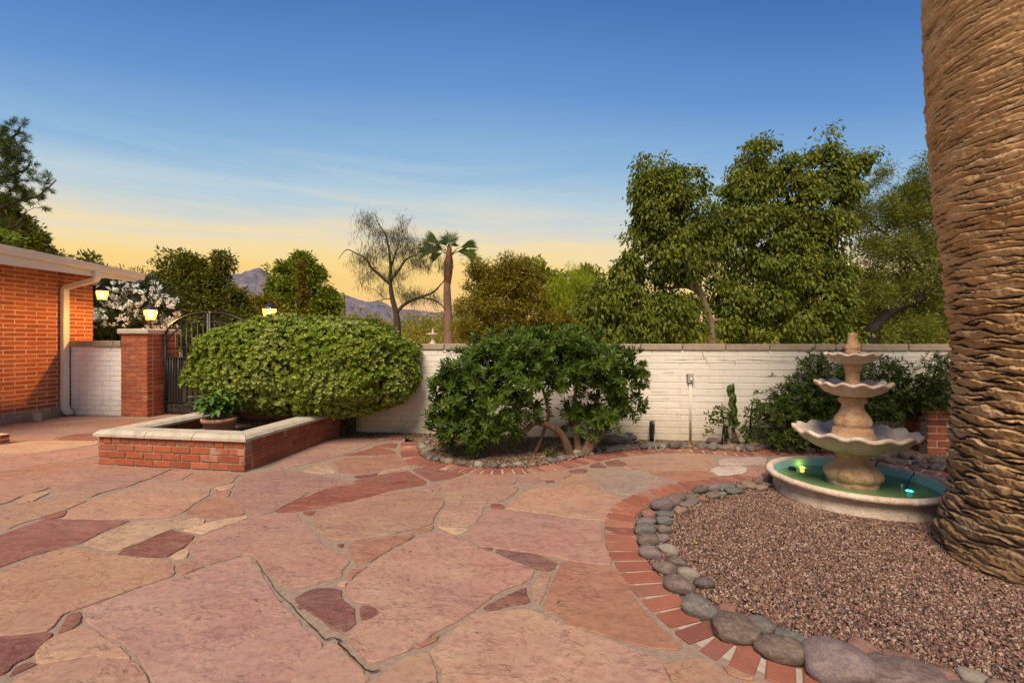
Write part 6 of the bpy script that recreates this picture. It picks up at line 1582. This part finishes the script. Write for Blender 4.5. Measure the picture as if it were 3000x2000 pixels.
# oleander
def oleander():
    Y = 9.6
    r = make_tree('oleander_bush', 'big dark bush covered in white flower clusters behind the short white wall', 'bush', Y,
                  [S(Y, [(400,1010),(400,930)], [.06, .05, .03], -.05), S(Y, [(330,1010),(340,920)], [.06, .05, .03], -.05)],
                  [(310,860,50,50),(370,850,60,50),(430,880,60,55),(480,910,40,50),(300,930,50,60),(380,930,80,60),(450,960,70,50),(340,990,90,40),(300,1000,50,50)], 220, 26000, .085, .02, L_OLEAN, M_BARKD, crad=.28, style='up', keep=lambda P: P[:, 2] > .2)
    B = px_blobs(Y, [(310,860,55,52),(370,850,62,52),(430,880,62,57),(480,910,42,52),(300,930,50,55),(380,930,82,55),(450,955,70,40)])
    pos, d, k = sample_blobs(B, 1500, .10); fz = np.array([mn.noise(Vector(v) * 4.5) for v in pos]); pos, d = pos[fz > -.08], d[fz > -.08]; ok = (d[:, 1] < .35) & (pos[:, 2] > 1.15); pos, d = pos[ok], d[ok]
    ci = np.repeat(np.arange(len(pos)), 22); m = len(ci); P = pos[ci] + nr.normal(size=(m, 3)) * .017
    D = unit(nr.normal(size=(m, 3)) * np.array([1, .4, 1]))
    leaves('flowers', P, D, unit(np.array([0, -1, .5]) + nr.normal(size=(m, 3)) * .3), .036, .030, L_FLOWER, r, mid=.6, fold=.1)
oleander()
# pine on the far left
def pine():
    Y = 13
    stems = [S(Y, [(-120,1000),(-110,700),(-100,450),(-60,300)], [.25, .22, .18, .12, .05], -.05), S(Y, [(-105,640),(0,610),(60,585),(110,575),(165,528)], [.07, .05, .04, .025, .012]), S(Y, [(-100,500),(-20,430),(40,400),(60,370)], [.06, .04, .03, .012]),
             S(Y, [(-105,560),(0,520),(70,500),(90,470)], [.05, .04, .03, .012]), S(Y, [(-105,700),(-20,680),(50,660),(75,620)], [.05, .04, .03, .012])]
    sl = stem_lines(stems); r = empty('pine_tree', Vector(sl[0][0][0]), 'pine tree with tufted needles reaching in at the left edge above the roof', 'tree', GT)
    tubes('trunk', stems_to_tubes(sl), 8, M_BARKD, r)
    B = px_blobs(Y, [(20,385,45,22),(50,375,25,18),(0,430,60,35),(50,450,30,30),(60,480,35,25),(20,520,60,40),(90,550,40,25),(130,540,30,25),(160,525,16,14),(70,590,60,22),(110,590,25,20),(0,600,50,20),(60,640,25,16),(0,480,50,40),(-60,400,60,60),(-60,560,60,60),(10,560,60,30),(68,668,14,26),(0,660,50,40)])
    C, d, k = sample_blobs(B, 330, .6)
    sk = skeleton(sl, C, r0=.02, r1=.006); tubes('branches', sk, 4, M_BARKD, r, caps=False)
    n = 70; ci = np.repeat(np.arange(len(C)), n); m = len(ci)
    ax = unit(d + np.array([.25, 0, .5]) + nr.normal(size=d.shape) * .3)[ci]; s = nr.random(m)
    P = C[ci] + ax * (s * .16)[:, None]; D = unit(sph(m) + ax * .9)
    leaves('crown', P, D, sph(m), .14 * (.7 + .5 * nr.random(m)), .012, L_PINE, r, fold=.1)
pine()
make_tree('roofside_tree', 'dark rounded tree showing just above the house roof at the left', 'tree', 16,
          [S(16, [(40,1000),(40,800)], [.2, .18, .1], -.05)], [(20,680,60,60),(80,720,60,40),(130,745,40,22),(170,755,18,10),(0,730,80,50),(10,620,30,40),(260,762,18,9),(255,790,40,25),(60,780,100,60)], 300, 26000, .15, .05, L_MESQ, M_BARKD, crad=.28, style='rand', group=GT)
make_tree('lime_shrub', 'bright lime green treetop peeking above the roof at the left edge', 'tree', 12,
          [S(12, [(0,1000),(5,760)], [.08, .06, .03], -.05)], [(10,698,26,20),(35,700,14,12),(-20,700,30,24)], 26, 2600, .08, .045, L_LIME, M_BARKD, crad=.2, style='rand', group=GT)
# fan palm
M_PETIOLE = mat_simple('palm_petiole', (.05, .08, .015), (.09, .12, .025), 8)
def fan_palm():
    Y = 16; b = at(1314, 1010, Y); top = at(1318, 735, Y)
    r = empty('fan_palm', Vector((b.x, b.y, -.05)), 'slender fan palm with a shaggy red brown upper trunk beyond the wall', 'palm tree')
    k = Y / F
    P = [Vector((b.x, b.y, -.05)), at(1314, 980, Y), at(1310, 850, Y), at(1310, 800, Y), top]
    tubes('trunk', [(smooth_line(P, 6), interp_r([15 * k, 14 * k, 10.5 * k, 8 * k, 4.5 * k], 25))], 14, M_BARKP, r)
    vs = []; fs = []                       # old leaf boots: overlapping tapered plates
    for i in range(330):
        t = (i / 330); py = 840 - t * 105; a = i * 2.4; rr = np.interp(py, [735, 790, 840], [4.5, 12, 9]) * k
        c = at(1311 + 6 * (1 - (py - 735) / 105), py, Y); n_ = Vector((math.cos(a), math.sin(a), 0)); s_ = Vector((-math.sin(a), math.cos(a), 0)); L = .20 * rnd.uniform(.6, 1.2); w = .04
        p0 = c + n_ * rr * .75; p1 = c + n_ * (rr * 1.25) + Vector((0, 0, L)); b0 = len(vs)
        vs += [p0 + s_ * w, p0 - s_ * w, p1 - s_ * w * .5, p1 + s_ * w * .5]; fs.append([b0, b0 + 1, b0 + 2, b0 + 3])
    me = mesh('leaf_boots', [v - Vector(r.location) for v in vs], fs, M_BOOT); o = bpy.data.objects.new('leaf_boots', me); COL.objects.link(o); o.parent = r
    c0 = at(1318, 738, Y)
    fr = [(-52, 88, .3, 11), (-80, 84, -.3, 17), (0, 66, .1, 44), (14, 44, -.9, 50), (66, 78, .2, 10), (94, 76, -.3, 12), (-66, 60, .9, 16), (80, 56, .9, 14), (-98, 58, .4, 14), (-30, 60, .9, 20)]
    for (ang, rp, dep, half) in fr:
        a = R(ang); rl = rp * k
        d = Vector((math.sin(a), dep * .5, math.cos(a))).normalized()
        pt = .42 * rl; tipb = c0 + d * pt
        side = d.cross(Vector((0, 1, 0))); side = side.normalized() if side.length > .1 else Vector((1, 0, 0))
        nrm = d.cross(side).normalized()
        vs = []; fs = []
        for j in range(26):
            b_ = R(-half * 1.5 + half * 3 * j / 25); bl = rl * (.66 - .10 * abs(b_) / 1.8) * rnd.uniform(.8, 1.15)
            dd = (d * math.cos(b_) + side * math.sin(b_)).normalized(); e = tipb + dd * bl + Vector((0, 0, -.20 * bl * (1 - dd.z))); m_ = tipb + dd * bl * .6 + nrm * .02 * (1 if j % 2 else -1)
            w = dd.cross(nrm).normalized() * bl * .026; q = len(vs)
            vs += [tipb, m_ + w, e, m_ - w]; fs += [[q, q + 1, q + 2], [q, q + 2, q + 3]]
        me = mesh('frond', [v - Vector(r.location) for v in vs], fs, L_PALM)
        A = me.attributes.new('rnd', 'FLOAT', 'FACE'); A.data.foreach_set('value', [rnd.random() for _ in me.polygons])
        o = bpy.data.objects.new('frond', me); COL.objects.link(o); o.parent = r
        tubes('petiole', [([c0 - Vector((0, 0, .15)), c0 + d * pt * .6, tipb], [.025, .014, .009])], 5, M_PETIOLE, r).parent = r
fan_palm()
# saguaro
def saguaro():
    Y = 40; b = at(1004, 1010, Y); k = Y / F; h = at(1004, 856, Y).z
    r = empty('saguaro_cactus', Vector((b.x, b.y, 0)), 'single tall saguaro cactus column standing far off in front of the ridge', 'cactus')
    rr = 7 * k
    lathe('column', [(rr * .9, 0), (rr, h * .4), (rr, h * .8), (rr * .95, h * .93), (rr * .7, h * .985), (rr * .3, h), (.001, h)], 72, L_CACT, r, Vector((b.x, b.y, 0)), rf=lambda q, z_, t: q * (1 + .09 * np.abs(np.cos(9 * t))))
saguaro()
# small statue fountain beyond the wall
def bird_fountain():
    Y = 11; c = at(1268, 1010, Y); k = Y / F; z = lambda py: EYE - (py - 1000) / F * Y
    r = empty('garden_statue', Vector((c.x, c.y, 0)), 'small tiered stone birdbath beyond the wall beside the fan palm', 'birdbath')
    L = Vector((c.x, c.y, 0))
    lathe('column', [(.16, 0), (.16, .1), (.09, .2), (.09, z(1012)), (9 * k, z(1006)), (9 * k, z(1003)), (5 * k, z(1000)), (3.5 * k, z(992)), (5 * k, z(985))], 20, M_POOL, r, L)
    lathe('bowl', [(4 * k, z(986)), (12 * k, z(982)), (16 * k, z(979)), (16 * k, z(976)), (14 * k, z(977)), (3 * k, z(980)), (.001, z(980))], 40, M_POOL, r, L, rf=lambda q, z_, t: q * (1 + .04 * np.cos(10 * t)))
    lathe('finial', [(5 * k, z(980)), (4 * k, z(975)), (2.5 * k, z(970)), (3.2 * k, z(967)), (1.5 * k, z(963)), (.001, z(962))], 16, M_POOL, r, L)
bird_fountain()

# low desert scrub that closes the view between the trees (one far mass)
def scrub():
    Ps = []; Ls = []
    B = []
    r = np.random.default_rng(3)
    for i in range(260):
        Y = r.uniform(17, 60); px = r.uniform(-200, 3000); hgt = 1.2 + r.uniform(20, 95) * Y / F
        x_ = (px - 1500) / F * Y; B.append((np.array([x_, Y, hgt * .45]), np.array([hgt * r.uniform(.6, 1.2), hgt * .6, hgt * .55])))
    for (px, py, Y) in [(1150, 950, 24), (1180, 930, 26), (1215, 935, 24), (1245, 915, 28), (1280, 925, 25), (1340, 920, 26), (1360, 950, 22), (1300, 960, 22), (1230, 965, 22), (980, 925, 30), (1010, 915, 32), (1050, 910, 32), (1090, 915, 30), (1120, 925, 28), (1075, 935, 26), (1030, 945, 26), (1400, 930, 24)]:
        c = np.array(at(px, py + 28, Y)); B.append((c, np.array([32 * Y / F, 1.2, 40 * Y / F])))
    pos, d, k = sample_blobs(B, 9500, .4); n = 16
    ci = np.repeat(np.arange(len(pos)), n); m = len(ci)
    sc = np.array([b[0][1] for b in B])[k][ci] / 25
    P = pos[ci] + sph(m) * (.26 * sc)[:, None]; P[:, 2] = np.maximum(P[:, 2], .02)
    L = .20 * sc * (.6 + .7 * nr.random(m))
    o = leaves('scrub', P, unit(nr.normal(size=(m, 3)) + np.array([0, 0, .9])), sph(m), L, L * .3, L_SCRUB)
    tag(o, 'olive and straw coloured desert scrub closing the view beyond the wall', 'scrub', None, 'stuff')
scrub()

# ------------------------------------------------------------------ mountains
def mountains():
    D = 2600.0
    prof = [(-600, 880), (0, 850), (300, 830), (450, 800), (520, 792)] + crop(9, [(180,420),(240,432),(310,432),(350,408),(420,388),(470,402),(520,432),(570,458)]) + [(830, 832), (900, 845), (960, 848)] + \
           crop(9, [(1060,580),(1150,600),(1220,628),(1300,660),(1370,682),(1430,692),(1480,680),(1530,682),(1600,720),(1700,740),(1850,765),(2000,775),(2200,790)]) + [(1500, 945), (1900, 950), (2400, 960), (3400, 965)]
    xs = np.array([(p[0] - 1500) / F * D for p in prof]); hs = np.array([(1000 - p[1]) / F * D + EYE for p in prof])
    nx, ny = 620, 80
    X = np.linspace(xs[0], xs[-1], nx); Yv = np.linspace(D - 900, D + 500, ny)
    ridge = np.interp(X, xs, hs)
    Vs = np.zeros((ny, nx, 3)); 
    for j in range(ny):
        t = (Yv[j] - (D - 900)) / 900
        f = t ** 1.25 if t <= 1 else max(0, 1 - (t - 1) * 1.2)
        for i in range(nx):
            q = Vector((X[i] * .006, Yv[j] * .006, 0)); n1 = mn.ridged_multi_fractal(q * 1.0, .9, 2.1, 6, 1.0, 2.0) - 1.1
            amp = (.30 * (1 - f) + .05) * f
            Vs[j, i] = (X[i] * (Yv[j] / D), Yv[j], max(-5, ridge[i] * (f * (1 + 0) + n1 * amp * .9)))
    i = np.arange(ny - 1)[:, None] * nx; j = np.arange(nx - 1)[None]
    Fs = np.stack([i + j, i + j + 1, i + nx + j + 1, i + nx + j], -1).reshape(-1, 4)
    t = NT('mountain_rock'); v = t.coord(kind='Object', scale=(.012, .012, .02)); n1 = t.noise(v, 1.0, 8, .7, .5); n2 = t.noise(v, 6, 6, .7)
    c = t.ramp(n1, [(.35, (.095, .105, .145)), (.5, (.15, .145, .18)), (.62, (.28, .205, .20)), (.75, (.33, .24, .22))])
    c = t.mix(t.ramp(n2, [(.48, g(0)), (.62, g(.75))]), c, (.075, .075, .09))
    t.out(c, .95, t.bump(n2, .8, 12), .1)
    o = link('mountains', np_mesh('mountains', Vs.reshape(-1, 3), Fs, t.m, False)); o['kind'] = 'structure'
mountains()
